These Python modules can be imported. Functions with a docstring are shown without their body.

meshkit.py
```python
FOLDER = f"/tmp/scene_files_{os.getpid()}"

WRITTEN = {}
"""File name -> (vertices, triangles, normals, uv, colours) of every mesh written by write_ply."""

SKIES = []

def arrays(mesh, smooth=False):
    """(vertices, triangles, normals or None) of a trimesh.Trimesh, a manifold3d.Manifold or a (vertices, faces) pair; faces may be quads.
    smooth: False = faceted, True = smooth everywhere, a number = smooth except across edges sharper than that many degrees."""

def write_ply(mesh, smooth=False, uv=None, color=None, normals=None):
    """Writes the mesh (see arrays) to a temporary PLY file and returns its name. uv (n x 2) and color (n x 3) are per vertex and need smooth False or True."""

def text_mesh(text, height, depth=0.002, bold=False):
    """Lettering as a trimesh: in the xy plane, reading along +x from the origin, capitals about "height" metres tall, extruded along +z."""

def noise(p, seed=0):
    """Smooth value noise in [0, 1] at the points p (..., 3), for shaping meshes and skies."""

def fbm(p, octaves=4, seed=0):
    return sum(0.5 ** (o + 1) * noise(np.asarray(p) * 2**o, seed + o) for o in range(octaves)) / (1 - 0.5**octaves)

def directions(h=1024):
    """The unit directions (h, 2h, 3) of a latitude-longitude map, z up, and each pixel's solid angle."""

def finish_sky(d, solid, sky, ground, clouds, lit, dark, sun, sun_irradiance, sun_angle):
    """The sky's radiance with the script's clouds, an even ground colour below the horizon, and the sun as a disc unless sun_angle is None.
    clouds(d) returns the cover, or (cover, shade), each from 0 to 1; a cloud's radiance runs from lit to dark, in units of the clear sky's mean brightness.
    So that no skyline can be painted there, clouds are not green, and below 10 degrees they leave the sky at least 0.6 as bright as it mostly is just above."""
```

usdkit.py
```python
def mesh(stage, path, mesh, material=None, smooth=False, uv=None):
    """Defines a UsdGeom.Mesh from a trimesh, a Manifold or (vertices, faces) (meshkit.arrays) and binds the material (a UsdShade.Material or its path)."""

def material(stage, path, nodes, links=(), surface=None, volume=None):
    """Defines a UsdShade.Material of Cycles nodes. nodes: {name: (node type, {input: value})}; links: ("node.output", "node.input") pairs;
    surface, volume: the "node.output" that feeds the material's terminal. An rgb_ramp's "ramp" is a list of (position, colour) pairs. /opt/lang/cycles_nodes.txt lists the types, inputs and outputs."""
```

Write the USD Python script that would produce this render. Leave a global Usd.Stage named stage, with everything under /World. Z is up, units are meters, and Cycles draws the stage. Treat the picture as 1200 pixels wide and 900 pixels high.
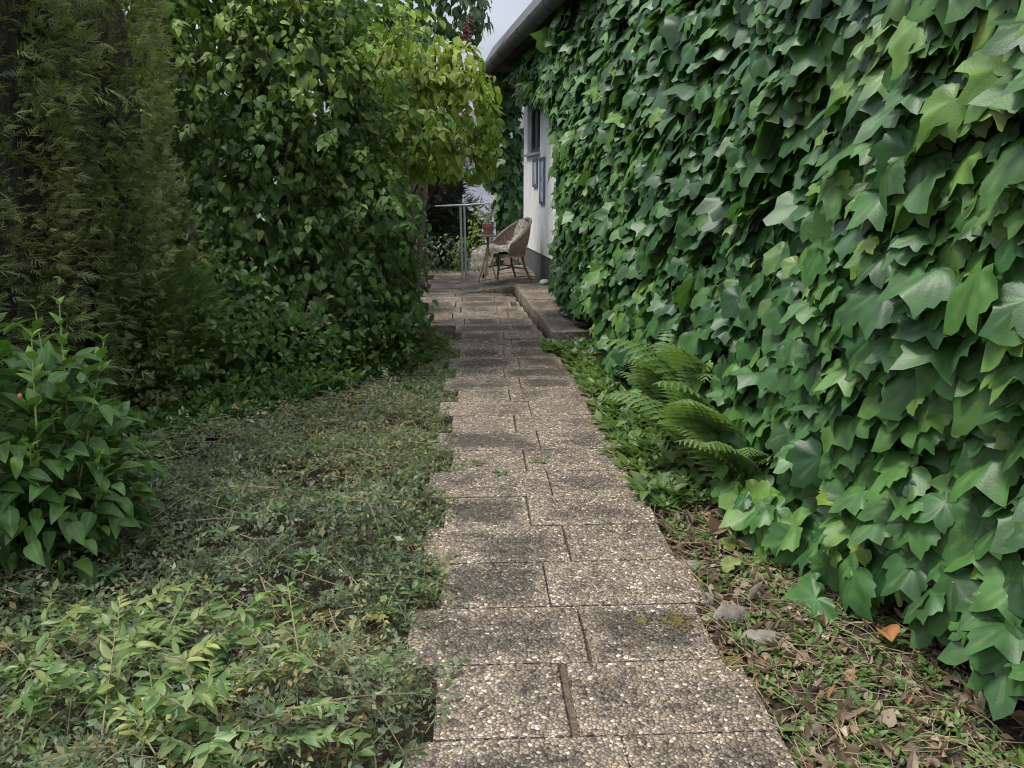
import math
import numpy as np
import trimesh
import manifold3d
import usdkit
import meshkit
from pxr import Gf, Sdf, Usd, UsdGeom, UsdLux, UsdShade, Vt

stage = Usd.Stage.CreateInMemory()
UsdGeom.SetStageUpAxis(stage, "Z")
UsdGeom.SetStageMetersPerUnit(stage, 1.0)
World = UsdGeom.Xform.Define(stage, "/World")
UsdGeom.Scope.Define(stage, "/World/Looks")

# ------------------------------------------------------------------ camera
CAM_H, PITCH, YAW, FPX = 1.55, math.atan(0.235), math.atan(0.05 * math.cos(math.atan(0.235))), 1000.0
cam = UsdGeom.Camera.Define(stage, "/World/camera")
cam.AddTranslateOp().Set(Gf.Vec3d(0, 0, CAM_H))
cam.AddRotateZOp().Set(-math.degrees(YAW))
cam.AddRotateXOp().Set(90 - math.degrees(PITCH))
cam.CreateHorizontalApertureAttr(36.0)
cam.CreateVerticalApertureAttr(27.0)
cam.CreateFocalLengthAttr(30.0)
cam.CreateClippingRangeAttr(Gf.Vec2f(0.05, 1000))
cam.CreateExposureAttr(1.35)

# ------------------------------------------------------------------ light: bright overcast sky, weak wide sun
SUN_DIR = np.array([-0.42, 0.10, 0.90]); SUN_DIR /= np.linalg.norm(SUN_DIR)
SKY_STRENGTH = 0.1
sky_mat = usdkit.material(stage, "/World/Looks/sky_clouds", {
    "sky": ("sky_texture", {"sky_type": "single_scattering", "sun_disc": False, "sun_elevation": math.asin(SUN_DIR[2]),
                            "sun_rotation": math.atan2(SUN_DIR[0], SUN_DIR[1])}),
    "geo": ("texture_coordinate", {}),
    "n": ("noise_texture", {"scale": 3.2, "detail": 6.0, "roughness": 0.55, "distortion": 0.4}),
    "r": ("rgb_ramp", {"ramp": [(0.25, (4.4, 4.8, 5.8)), (0.5, (6.0, 6.4, 7.3)), (0.75, (8.4, 8.7, 9.4))]}),
    "cov": ("rgb_ramp", {"ramp": [(0.3, (0.80, 0.80, 0.80)), (0.6, (0.97, 0.97, 0.97))]}),
    "mix": ("mix", {}),
    "xyz": ("separate_xyz", {}), "cie": ("map_range", {"from_min": 0.0, "from_max": 1.0, "to_min": 0.22, "to_max": 1.45}), "ov": ("hsv", {}),
    "bg": ("background_shader", {"strength": SKY_STRENGTH})},
    [("geo.generated", "n.vector"), ("n.fac", "r.fac"), ("n.fac", "cov.fac"), ("cov.color", "mix.fac"),
     ("sky.color", "mix.color1"), ("r.color", "mix.color2"), ("geo.generated", "xyz.vector"), ("xyz.z", "cie.value"), ("cie.result", "ov.value"), ("mix.color", "ov.color"), ("ov.color", "bg.color")], surface="bg.background")
dome = UsdLux.DomeLight.Define(stage, "/World/sky")
UsdShade.MaterialBindingAPI.Apply(dome.GetPrim()).Bind(sky_mat)
dome.GetPrim().SetCustomDataByKey("kind", "structure")
sun = UsdLux.DistantLight.Define(stage, "/World/sun")
sun.CreateIntensityAttr(0.38)
sun.CreateAngleAttr(14.0)
sun.CreateColorAttr(Gf.Vec3f(1.0, 0.95, 0.86))
sun.GetPrim().CreateAttribute("inputs:normalize", Sdf.ValueTypeNames.Bool).Set(True)
_rot = Gf.Rotation(Gf.Vec3d(0, 0, 1), Gf.Vec3d(*map(float, SUN_DIR)))
sun.AddTransformOp().Set(Gf.Matrix4d().SetRotate(_rot))

# ------------------------------------------------------------------ helpers
rng = np.random.default_rng(7)
_used = {}


def numbered(parent, name):
    key = (parent, name)
    k = _used.get(key, -1) + 1
    _used[key] = k
    return name if k == 0 else f"{name}_{k:03d}"


BASES = {}


def tag(prim, label=None, category=None, group=None, kind=None):
    p = prim.GetPrim() if hasattr(prim, "GetPrim") else prim
    for k, v in (("label", label), ("category", category), ("group", group), ("kind", kind)):
        if v is not None:
            p.SetCustomDataByKey(k, v)
    return p


def thing(name, label=None, category=None, base=(0, 0, 0), group=None, kind=None):
    path = "/World/" + numbered("/World", name)
    x = UsdGeom.Xform.Define(stage, path)
    x.AddTranslateOp().Set(Gf.Vec3d(*map(float, base)))
    BASES[path] = np.asarray(base, float)
    tag(x, label, category, group, kind)
    return path


def put(name, mesh, material, parent="/World", smooth=False, label=None, kind=None, category=None, group=None, base=None):
    """One Mesh prim; world coordinates are made relative to the parent thing's base. mesh: trimesh / Manifold / (v, f) / dict of a scatter."""
    root = "/".join(parent.split("/")[:3])
    off = BASES.get(root, np.zeros(3)) if parent != "/World" else np.zeros(3)
    path = parent + "/" + numbered(parent, name)
    if isinstance(mesh, dict):
        v, f, n, t = mesh["v"], mesh["f"], mesh["n"], mesh["t"]
        m = UsdGeom.Mesh.Define(stage, path)
        m.CreatePointsAttr(Vt.Vec3fArray.FromNumpy((v - off).astype(np.float32)))
        m.CreateFaceVertexCountsAttr(Vt.IntArray.FromNumpy(np.full(len(f), 3, np.int32)))
        m.CreateFaceVertexIndicesAttr(Vt.IntArray.FromNumpy(np.ascontiguousarray(f, dtype=np.int32).ravel()))
        m.CreateSubdivisionSchemeAttr("none")
        m.CreateNormalsAttr(Vt.Vec3fArray.FromNumpy(n.astype(np.float32)))
        m.SetNormalsInterpolation("vertex")
        UsdGeom.PrimvarsAPI(m).CreatePrimvar("tint", Sdf.ValueTypeNames.Color3fArray, "vertex").Set(Vt.Vec3fArray.FromNumpy(t.astype(np.float32)))
        UsdShade.MaterialBindingAPI.Apply(m.GetPrim()).Bind(material)
    else:
        v, f, _ = meshkit.arrays(mesh, False)
        m = usdkit.mesh(stage, path, (v - off, f), material, smooth=smooth)
    tag(m, label, category, group, kind)
    return path


def unit(a):
    a = np.asarray(a, float)
    return a / np.maximum(np.linalg.norm(a, axis=-1, keepdims=True), 1e-9)


def tube(points, radii, sides=7, cap=True):
    p = np.asarray(points, float)
    r = np.atleast_1d(np.asarray(radii, float))
    r = np.interp(np.linspace(0, 1, len(p)), np.linspace(0, 1, len(r)), r) if len(r) > 1 else np.full(len(p), r[0])
    t = unit(np.gradient(p, axis=0))
    ref = np.array([0, 0, 1.0]) if abs(t[:, 2]).mean() < 0.8 else np.array([1.0, 0, 0])
    a = unit(np.cross(t, ref)); b = np.cross(t, a)
    ang = np.arange(sides) * 2 * np.pi / sides
    v = p[:, None] + r[:, None, None] * (np.cos(ang)[None, :, None] * a[:, None] + np.sin(ang)[None, :, None] * b[:, None])
    i, j = np.meshgrid(np.arange(len(p) - 1), np.arange(sides), indexing="ij")
    k = (j + 1) % sides
    q = np.stack([i * sides + j, i * sides + k, (i + 1) * sides + k, (i + 1) * sides + j], -1).reshape(-1, 4)
    f = np.vstack([q[:, [0, 1, 2]], q[:, [0, 2, 3]]])
    v = v.reshape(-1, 3)
    if cap:
        v = np.vstack([v, p[0], p[-1]])
        n0, n1 = len(v) - 2, len(v) - 1
        jj = np.arange(sides); kk = (jj + 1) % sides
        f = np.vstack([f, np.stack([np.full(sides, n0), kk, jj], 1), np.stack([np.full(sides, n1), (len(p) - 1) * sides + jj, (len(p) - 1) * sides + kk], 1)])
    return trimesh.Trimesh(v, f, process=False)


def cat(parts):
    return trimesh.util.concatenate(parts)


def box(lo, hi):
    m = trimesh.creation.box(np.asarray(hi, float) - np.asarray(lo, float))
    m.apply_translation((np.asarray(hi, float) + np.asarray(lo, float)) / 2)
    return m


def curve(*pts, n=10):
    """Smooth curve through the points (Catmull-Rom)."""
    p = np.array(pts, float)
    p = np.vstack([2 * p[0] - p[1], p, 2 * p[-1] - p[-2]])
    out = []
    for k in range(1, len(p) - 2):
        for t in np.linspace(0, 1, n, endpoint=False):
            a, b, c, d = p[k - 1], p[k], p[k + 1], p[k + 2]
            out.append(0.5 * ((2 * b) + (c - a) * t + (2 * a - 5 * b + 4 * c - d) * t * t + (3 * b - a - 3 * c + d) * t ** 3))
    out.append(p[-2])
    return np.array(out)


def template(v, f, b=None):
    """A leaf template in the xy plane: stalk at the origin, tip along +y, face up +z; b = vein value per vertex."""
    v, f = np.asarray(v, float), np.asarray(f, int)
    n = np.zeros_like(v)
    fn = np.cross(v[f[:, 1]] - v[f[:, 0]], v[f[:, 2]] - v[f[:, 0]])
    for k in range(3):
        np.add.at(n, f[:, k], fn)
    return v, f, unit(n), np.zeros(len(v)) if b is None else np.asarray(b, float)


def frames(tip, nrm):
    y = unit(tip)
    z = unit(nrm - (nrm * y).sum(-1, keepdims=True) * y)
    return np.stack([np.cross(y, z), y, z], -1)


def scatter(tmpl, P, tip, nrm, size, rand, age):
    """k copies of the template as (k, n, 3) arrays."""
    v, f, n, b = tmpl
    R = frames(tip, nrm)
    size = np.asarray(size, float)
    size = size[:, None] * np.ones(3) if size.ndim == 1 else size
    V = np.einsum("kij,knj->kni", R, v[None] * size[:, None, :]) + np.asarray(P)[:, None, :]
    N = np.einsum("kij,nj->kni", R, n)
    T = np.empty_like(V)
    T[..., 0] = np.asarray(rand)[:, None]; T[..., 1] = np.asarray(age)[:, None]; T[..., 2] = b[None]
    return V, N, T, f


def joined(sets, pick=None):
    """One mesh dict out of several scatters; pick: boolean masks per set."""
    v, n, t, f, at = [], [], [], [], 0
    for k, (V, N, T, F) in enumerate(sets):
        if pick is not None:
            V, N, T = V[pick[k]], N[pick[k]], T[pick[k]]
        c, m = V.shape[:2]
        if c == 0:
            continue
        v.append(V.reshape(-1, 3)); n.append(N.reshape(-1, 3)); t.append(T.reshape(-1, 3))
        f.append((F[None] + (np.arange(c) * m)[:, None, None]).reshape(-1, 3) + at)
        at += c * m
    return dict(v=np.vstack(v), f=np.vstack(f), n=np.vstack(n), t=np.vstack(t))


_fw = np.array([math.sin(YAW) * math.cos(PITCH), math.cos(YAW) * math.cos(PITCH), -math.sin(PITCH)])
_rt = np.array([math.cos(YAW), -math.sin(YAW), 0.0])
_up = np.cross(_rt, _fw)


def show_largest(P, size, count):
    """Which leaves are worth a prim of their own: those of which the photograph shows most."""
    q = P - np.array([0, 0, CAM_H]); z = q @ _fw
    x = 600 + FPX * (q @ _rt) / np.maximum(z, 0.01); y = 450 - FPX * (q @ _up) / np.maximum(z, 0.01)
    r = FPX * size * 0.4 / np.maximum(z, 0.01)
    grid = np.zeros((226, 301), bool); seen = np.zeros(len(P))
    for k in np.argsort(z):
        if z[k] < 0.3 or not (-20 < x[k] < 1220 and -20 < y[k] < 920):
            continue
        x0, x1, y0, y1 = int(max((x[k] - r[k]) / 4, 0)), int(min((x[k] + r[k]) / 4, 299)) + 1, int(max((y[k] - r[k]) / 4, 0)), int(min((y[k] + r[k]) / 4, 224)) + 1
        if x1 <= x0 or y1 <= y0:
            continue
        cell = grid[y0:y1, x0:x1]
        seen[k] = (~cell).sum()
        cell[:] = True
    order = np.argsort(-seen)[:count]
    mask = np.zeros(len(P), bool); mask[order] = seen[order] > 0
    return mask


def leafy(parent, sets, P_list, size_list, material, count, part="leaf", rest="leaves"):
    """Leaves of one plant: the largest in view as parts, the others as one mass."""
    P, S = np.vstack(P_list), np.concatenate(size_list)
    own = show_largest(P, S, count)
    at, masks = 0, []
    for V, *_ in sets:
        masks.append(own[at:at + len(V)]); at += len(V)
    for (V, N, T, F), m in zip(sets, masks):
        for k in np.nonzero(m)[0]:
            put(part, dict(v=V[k], f=F, n=N[k], t=T[k]), material, parent)
    if (~own).any():
        put(rest, joined(sets, [~m for m in masks]), material, parent, kind="stuff")


def rn(k, s=1.0):
    return rng.normal(0, s, (k, 3))


# ------------------------------------------------------------------ materials
def M(name, nodes, links, surface="p.BSDF"):
    return usdkit.material(stage, "/World/Looks/" + name, nodes, links, surface)


def leaf_material(name, ramp, young, vein=(0.16, 0.22, 0.08), rough=0.45, spec=0.5, trans=0.22, under=0.25, vein_amount=0.55, mottle=18.0, vein_from=0.78, quilt=0.0):
    dark = [c for _, c in ramp]
    mean = np.mean(dark, 0)
    tr = np.clip(mean * np.array([1.7, 1.7, 0.9]), 0, 1)
    extra = {"qv": ("voronoi_texture", {"scale": 85.0, "feature": "distance_to_edge"}), "b": ("bump", {"strength": quilt, "distance": 0.006})} if quilt else {}
    more = [("g.position", "qv.vector"), ("qv.distance", "b.height"), ("b.normal", "p.normal")] if quilt else []
    return M(name, {
        **extra, "a": ("attribute", {"attribute": "tint"}), "s": ("separate_color", {}),
        "r": ("rgb_ramp", {"ramp": ramp}),
        "y": ("mix", {"color2": young}),
        "vm": ("map_range", {"from_min": vein_from, "from_max": 1.0, "to_min": 0.0, "to_max": vein_amount, "clamp": True}),
        "v": ("mix", {"color2": vein}),
        "g": ("geometry", {}), "nz": ("noise_texture", {"scale": mottle, "detail": 1.0, "roughness": 0.6}),
        "nr": ("map_range", {"from_min": 0.3, "from_max": 0.7, "to_min": 0.72, "to_max": 1.25}),
        "h": ("hsv", {}),
        "um": ("math", {"math_type": "multiply", "value2": under}),
        "u": ("mix", {"color2": tuple(np.clip(mean * 1.5 + 0.06, 0, 1))}),
        "p": ("principled_bsdf", {"roughness": rough, "specular_ior_level": spec}),
        "t": ("translucent_bsdf", {"color": tuple(tr)}), "m": ("mix_closure", {"fac": trans})},
        [("a.color", "s.color"), ("s.r", "r.fac"), ("r.color", "y.color1"), ("s.g", "y.fac"), ("y.color", "v.color1"), ("s.b", "vm.value"), ("vm.result", "v.fac"),
         ("g.position", "nz.vector"), ("nz.fac", "nr.value"), ("nr.result", "h.value"), ("v.color", "h.color"),
         ("g.backfacing", "um.value1"), ("um.value", "u.fac"), ("h.color", "u.color1"), ("u.color", "p.base_color"),
         ("p.BSDF", "m.closure1"), ("t.BSDF", "m.closure2")] + more, surface="m.closure")


def noisy(name, ramp, scale=8.0, rough=0.8, detail=6.0, bump=0.3, dist=0.01, spec=0.4, metallic=0.0, squash=(1, 1, 1), coords="geometry"):
    return M(name, {
        "g": ("geometry", {}), "mp": ("mapping", {"scale": squash}),
        "n": ("noise_texture", {"scale": scale, "detail": detail, "roughness": 0.6}),
        "r": ("rgb_ramp", {"ramp": ramp}), "b": ("bump", {"strength": bump, "distance": dist}),
        "p": ("principled_bsdf", {"roughness": rough, "specular_ior_level": spec, "metallic": metallic})},
        [("g.position", "mp.vector"), ("mp.vector", "n.vector"), ("n.fac", "r.fac"), ("r.color", "p.base_color"), ("n.fac", "b.height"), ("b.normal", "p.normal")])


m_ivy = leaf_material("ivy_leaf", [(0.0, (0.022, 0.068, 0.026)), (0.35, (0.039, 0.112, 0.034)), (0.7, (0.064, 0.158, 0.039)), (1.0, (0.125, 0.235, 0.048))],
                      (0.21, 0.31, 0.050), vein=(0.16, 0.23, 0.09), rough=0.46, spec=0.45, trans=0.2, mottle=14.0, vein_amount=0.32, vein_from=0.90, quilt=0.13)
m_bush = leaf_material("bush_leaf", [(0.0, (0.020, 0.050, 0.017)), (0.5, (0.042, 0.100, 0.024)), (1.0, (0.090, 0.165, 0.030))], (0.30, 0.41, 0.05), rough=0.58, spec=0.3, trans=0.3)
m_gold = leaf_material("golden_leaf", [(0.0, (0.070, 0.135, 0.024)), (0.5, (0.130, 0.220, 0.030)), (1.0, (0.220, 0.300, 0.045))], (0.42, 0.42, 0.10), rough=0.58, spec=0.3, trans=0.32)
m_lilac = leaf_material("lilac_leaf", [(0.0, (0.022, 0.050, 0.020)), (0.6, (0.038, 0.080, 0.028)), (1.0, (0.065, 0.110, 0.032))], (0.11, 0.15, 0.04), rough=0.5, trans=0.2)
m_thuja = leaf_material("thuja_spray", [(0.0, (0.058, 0.092, 0.034)), (0.35, (0.120, 0.170, 0.056)), (0.7, (0.205, 0.260, 0.080)), (1.0, (0.36, 0.39, 0.135))],
                        (0.250, 0.170, 0.085), rough=0.7, spec=0.25, trans=0.1, under=0.1, vein_amount=0.0, mottle=4.0)
m_yew = leaf_material("yew_needles", [(0.0, (0.060, 0.120, 0.036)), (1.0, (0.160, 0.260, 0.070))], (0.10, 0.10, 0.04), rough=0.6, trans=0.1, vein_amount=0.0)
m_dark = leaf_material("evergreen_leaf", [(0.0, (0.014, 0.026, 0.014)), (1.0, (0.035, 0.055, 0.026))], (0.05, 0.06, 0.03), rough=0.6, trans=0.1, vein_amount=0.0)
m_shrub = leaf_material("glossy_shrub_leaf", [(0.0, (0.032, 0.078, 0.020)), (0.5, (0.055, 0.125, 0.026)), (1.0, (0.090, 0.175, 0.032))], (0.24, 0.38, 0.04), rough=0.5, spec=0.35, trans=0.22)
m_clip = leaf_material("clipped_leaf", [(0.0, (0.046, 0.070, 0.030)), (0.45, (0.084, 0.116, 0.050)), (0.8, (0.155, 0.186, 0.092)), (1.0, (0.29, 0.305, 0.20))],
                       (0.24, 0.19, 0.055), rough=0.6, trans=0.12, under=0.6, vein_amount=0.15, mottle=5.0)
m_long = leaf_material("willowy_leaf", [(0.0, (0.045, 0.105, 0.024)), (0.5, (0.085, 0.160, 0.035)), (1.0, (0.165, 0.230, 0.080))], (0.36, 0.36, 0.09), rough=0.5, trans=0.25, under=0.7, vein_amount=0.4)
m_fern = leaf_material("fern_frond", [(0.0, (0.060, 0.125, 0.034)), (0.6, (0.105, 0.190, 0.052)), (1.0, (0.165, 0.245, 0.075))], (0.26, 0.24, 0.09), rough=0.55, trans=0.3, vein_amount=0.5)
m_weed = leaf_material("weed_leaf", [(0.0, (0.050, 0.100, 0.028)), (0.6, (0.085, 0.160, 0.038)), (1.0, (0.140, 0.225, 0.050))], (0.28, 0.28, 0.07), rough=0.5, trans=0.3)
m_dead = leaf_material("dead_leaf", [(0.0, (0.075, 0.048, 0.030)), (0.4, (0.150, 0.102, 0.066)), (0.75, (0.240, 0.178, 0.120)), (1.0, (0.38, 0.31, 0.22))],
                       (0.30, 0.13, 0.045), vein=(0.1, 0.05, 0.03), rough=0.75, spec=0.3, trans=0.12)
m_straw = noisy("dry_stem", [(0.3, (0.16, 0.115, 0.065)), (0.7, (0.36, 0.29, 0.17))], scale=6, rough=0.7, bump=0.0)
m_stem = noisy("green_stem", [(0.3, (0.10, 0.14, 0.04)), (0.7, (0.22, 0.25, 0.09))], scale=9, rough=0.6, bump=0.0)
m_bark = noisy("bark", [(0.3, (0.045, 0.033, 0.024)), (0.7, (0.12, 0.09, 0.066))], scale=30, rough=0.9, bump=0.6)
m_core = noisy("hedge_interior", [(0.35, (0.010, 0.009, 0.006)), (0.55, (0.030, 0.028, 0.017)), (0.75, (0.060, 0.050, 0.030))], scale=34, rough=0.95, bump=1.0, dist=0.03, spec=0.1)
m_reddead = noisy("seed_head", [(0.3, (0.075, 0.032, 0.026)), (0.7, (0.16, 0.075, 0.055))], scale=40, rough=0.85)
m_bud = noisy("red_bud", [(0.3, (0.30, 0.05, 0.05)), (0.7, (0.48, 0.13, 0.12))], scale=60, rough=0.5)
m_soil = M("soil", {
    "g": ("geometry", {}),
    "n1": ("noise_texture", {"scale": 5.0, "detail": 8.0, "roughness": 0.7}), "n2": ("noise_texture", {"scale": 60.0, "detail": 5.0, "roughness": 0.7}),
    "v": ("voronoi_texture", {"scale": 45.0}),
    "r": ("rgb_ramp", {"ramp": [(0.25, (0.034, 0.025, 0.019)), (0.5, (0.075, 0.055, 0.040)), (0.75, (0.14, 0.107, 0.078))]}),
    "r2": ("rgb_ramp", {"ramp": [(0.3, (0.5, 0.48, 0.45)), (0.7, (1.35, 1.3, 1.25))]}),
    "m": ("mix", {"mix_type": "multiply", "fac": 1.0}),
    "ad": ("math", {"math_type": "add"}), "b": ("bump", {"strength": 0.9, "distance": 0.03}),
    "p": ("principled_bsdf", {"roughness": 0.95, "specular_ior_level": 0.2})},
    [("g.position", "n1.vector"), ("g.position", "n2.vector"), ("g.position", "v.vector"), ("n1.fac", "r.fac"), ("n2.fac", "r2.fac"), ("r.color", "m.color1"), ("r2.color", "m.color2"),
     ("m.color", "p.base_color"), ("n2.fac", "ad.value1"), ("v.distance", "ad.value2"), ("ad.value", "b.height"), ("b.normal", "p.normal")])


def pebble_material(name, scale=80.0, dark=0.36):
    """Washed concrete: rounded pebbles of many tones in a dark matrix, worn and dirty in patches."""
    return M(name, {
        "g": ("geometry", {}), "a": ("attribute", {"attribute": "tint"}), "s": ("separate_color", {}),
        "wn": ("noise_texture", {"scale": 55.0, "detail": 1.0}), "wm": ("mix", {"mix_type": "linear_light", "fac": 0.008}),
        "px": ("separate_xyz", {}), "pz": ("combine_xyz", {}), "ps": ("vector_math", {"math_type": "add"}),
        "v": ("voronoi_texture", {"dimensions": "2D", "scale": scale, "feature": "f1", "randomness": 1.0}),
        "e": ("voronoi_texture", {"dimensions": "2D", "scale": scale, "feature": "distance_to_edge", "randomness": 1.0}),
        "c": ("separate_color", {}),
        "r": ("rgb_ramp", {"ramp": [(0.0, (0.070, 0.053, 0.035)), (0.2, (0.175, 0.126, 0.078)), (0.4, (0.285, 0.205, 0.122)), (0.55, (0.170, 0.145, 0.113)),
                                    (0.70, (0.355, 0.262, 0.155)), (0.85, (0.270, 0.230, 0.180)), (0.95, (0.54, 0.43, 0.295)), (1.0, (0.78, 0.66, 0.50))]}),
        "em": ("map_range", {"from_min": 0.02, "from_max": 0.13, "to_min": 0.92, "to_max": 0.0, "clamp": True}),
        "mx": ("mix", {"color2": (0.066, 0.056, 0.046)}),
        "n": ("noise_texture", {"scale": 2.4, "detail": 6.0, "roughness": 0.66, "distortion": 0.3}),
        "n3": ("noise_texture", {"scale": 17.0, "detail": 4.0, "roughness": 0.65}),
        "ad": ("math", {"math_type": "multiply_add", "value2": 1.5}), "ad2": ("math", {"math_type": "multiply_add", "value2": 0.75}),
        "dr": ("map_range", {"range_type": "smoothstep", "from_min": 1.04, "from_max": 1.58, "to_min": 1.12, "to_max": dark, "clamp": True}),
        "d": ("hsv", {"saturation": 0.86}),
        "mo": ("noise_texture", {"scale": 5.0, "detail": 6.0, "roughness": 0.72}),
        "mr": ("map_range", {"from_min": 0.60, "from_max": 0.74, "to_min": 0.0, "to_max": 0.55, "clamp": True}),
        "mm": ("mix", {"color2": (0.150, 0.125, 0.045)}),
        "d2": ("math", {"math_type": "multiply"}), "hp": ("math", {"math_type": "multiply_add", "value2": -1.6, "value3": 1.0}), "hx": ("math", {"math_type": "maximum", "value2": 0.0}),
        "b": ("bump", {"strength": 1.0, "distance": 0.007}),
        "p": ("principled_bsdf", {"roughness": 0.62, "specular_ior_level": 0.4})},
        [("g.position", "wn.vector"), ("g.position", "px.vector"), ("px.z", "pz.x"), ("px.z", "pz.y"), ("g.position", "ps.vector1"), ("pz.vector", "ps.vector2"), ("ps.vector", "wm.color1"), ("wn.color", "wm.color2"), ("wm.color", "v.vector"), ("wm.color", "e.vector"),
         ("v.color", "c.color"), ("c.r", "r.fac"), ("e.distance", "em.value"), ("em.result", "mx.fac"), ("r.color", "mx.color1"),
         ("g.position", "n.vector"), ("g.position", "n3.vector"), ("a.color", "s.color"), ("n.fac", "ad.value1"), ("s.r", "ad.value3"),
         ("n3.fac", "ad2.value1"), ("ad.value", "ad2.value3"), ("ad2.value", "dr.value"), ("dr.result", "d.value"), ("mx.color", "d.color"),
         ("g.position", "mo.vector"), ("mo.fac", "mr.value"), ("mr.result", "mm.fac"), ("d.color", "mm.color1"), ("mm.color", "p.base_color"),
         ("v.distance", "d2.value1"), ("v.distance", "d2.value2"), ("d2.value", "hp.value1"), ("hp.value", "hx.value1"), ("hx.value", "b.height"), ("b.normal", "p.normal")])


m_slab = pebble_material("washed_concrete")
m_render = noisy("white_render", [(0.3, (0.60, 0.60, 0.60)), (0.7, (0.78, 0.78, 0.78))], scale=5, rough=0.9, bump=0.15)
m_plinth = noisy("grey_plinth", [(0.3, (0.055, 0.055, 0.058)), (0.7, (0.10, 0.10, 0.105))], scale=12, rough=0.9)
m_zinc = noisy("weathered_zinc", [(0.3, (0.13, 0.135, 0.145)), (0.7, (0.24, 0.245, 0.255))], scale=9, rough=0.55, bump=0.05, metallic=0.35, squash=(1, 4, 1))
m_gutter = noisy("dark_gutter", [(0.3, (0.026, 0.027, 0.030)), (0.7, (0.062, 0.064, 0.069))], scale=11, rough=0.5, bump=0.05, squash=(1, 3, 1))
m_soffit = noisy("dark_soffit", [(0.3, (0.022, 0.021, 0.021)), (0.7, (0.045, 0.043, 0.042))], scale=8, rough=0.85)
m_roof = noisy("grey_roofing", [(0.3, (0.055, 0.054, 0.054)), (0.7, (0.098, 0.096, 0.095))], scale=20, rough=0.9)
m_frame = noisy("dark_window_frame", [(0.3, (0.05, 0.052, 0.056)), (0.7, (0.075, 0.078, 0.083))], scale=20, rough=0.45, bump=0.02)
m_sill = noisy("grey_sill", [(0.3, (0.20, 0.20, 0.21)), (0.7, (0.30, 0.30, 0.31))], scale=14, rough=0.6)
m_pane = M("window_pane", {"t": ("transparent_bsdf", {"color": (0.85, 0.9, 0.9)}), "g": ("glossy_bsdf", {"roughness": 0.02}), "f": ("fresnel", {"IOR": 1.7}), "m": ("mix_closure", {})},
           [("f.fac", "m.fac"), ("t.BSDF", "m.closure1"), ("g.BSDF", "m.closure2")], surface="m.closure")
m_inside = noisy("dark_room", [(0.3, (0.03, 0.03, 0.03)), (0.7, (0.05, 0.05, 0.05))], rough=0.9)
m_steel = noisy("galvanised_tube", [(0.3, (0.30, 0.32, 0.34)), (0.7, (0.46, 0.48, 0.50))], scale=25, rough=0.42, bump=0.03, metallic=0.6)
m_wicker = noisy("rattan", [(0.3, (0.18, 0.125, 0.095)), (0.7, (0.35, 0.265, 0.210))], scale=30, rough=0.6)
m_cane = noisy("dark_cane", [(0.3, (0.085, 0.055, 0.036)), (0.7, (0.20, 0.135, 0.085))], scale=18, rough=0.55)
m_wood = noisy("stand_wood", [(0.3, (0.17, 0.105, 0.06)), (0.7, (0.30, 0.20, 0.12))], scale=14, rough=0.6)
m_terra = noisy("terracotta", [(0.3, (0.19, 0.090, 0.060)), (0.7, (0.27, 0.135, 0.095))], scale=20, rough=0.85)
m_wool = noisy("sheep_wool", [(0.3, (0.45, 0.38, 0.26)), (0.55, (0.74, 0.70, 0.60)), (0.8, (0.84, 0.82, 0.76))], scale=22, rough=0.95, bump=0.8, dist=0.02)
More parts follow.
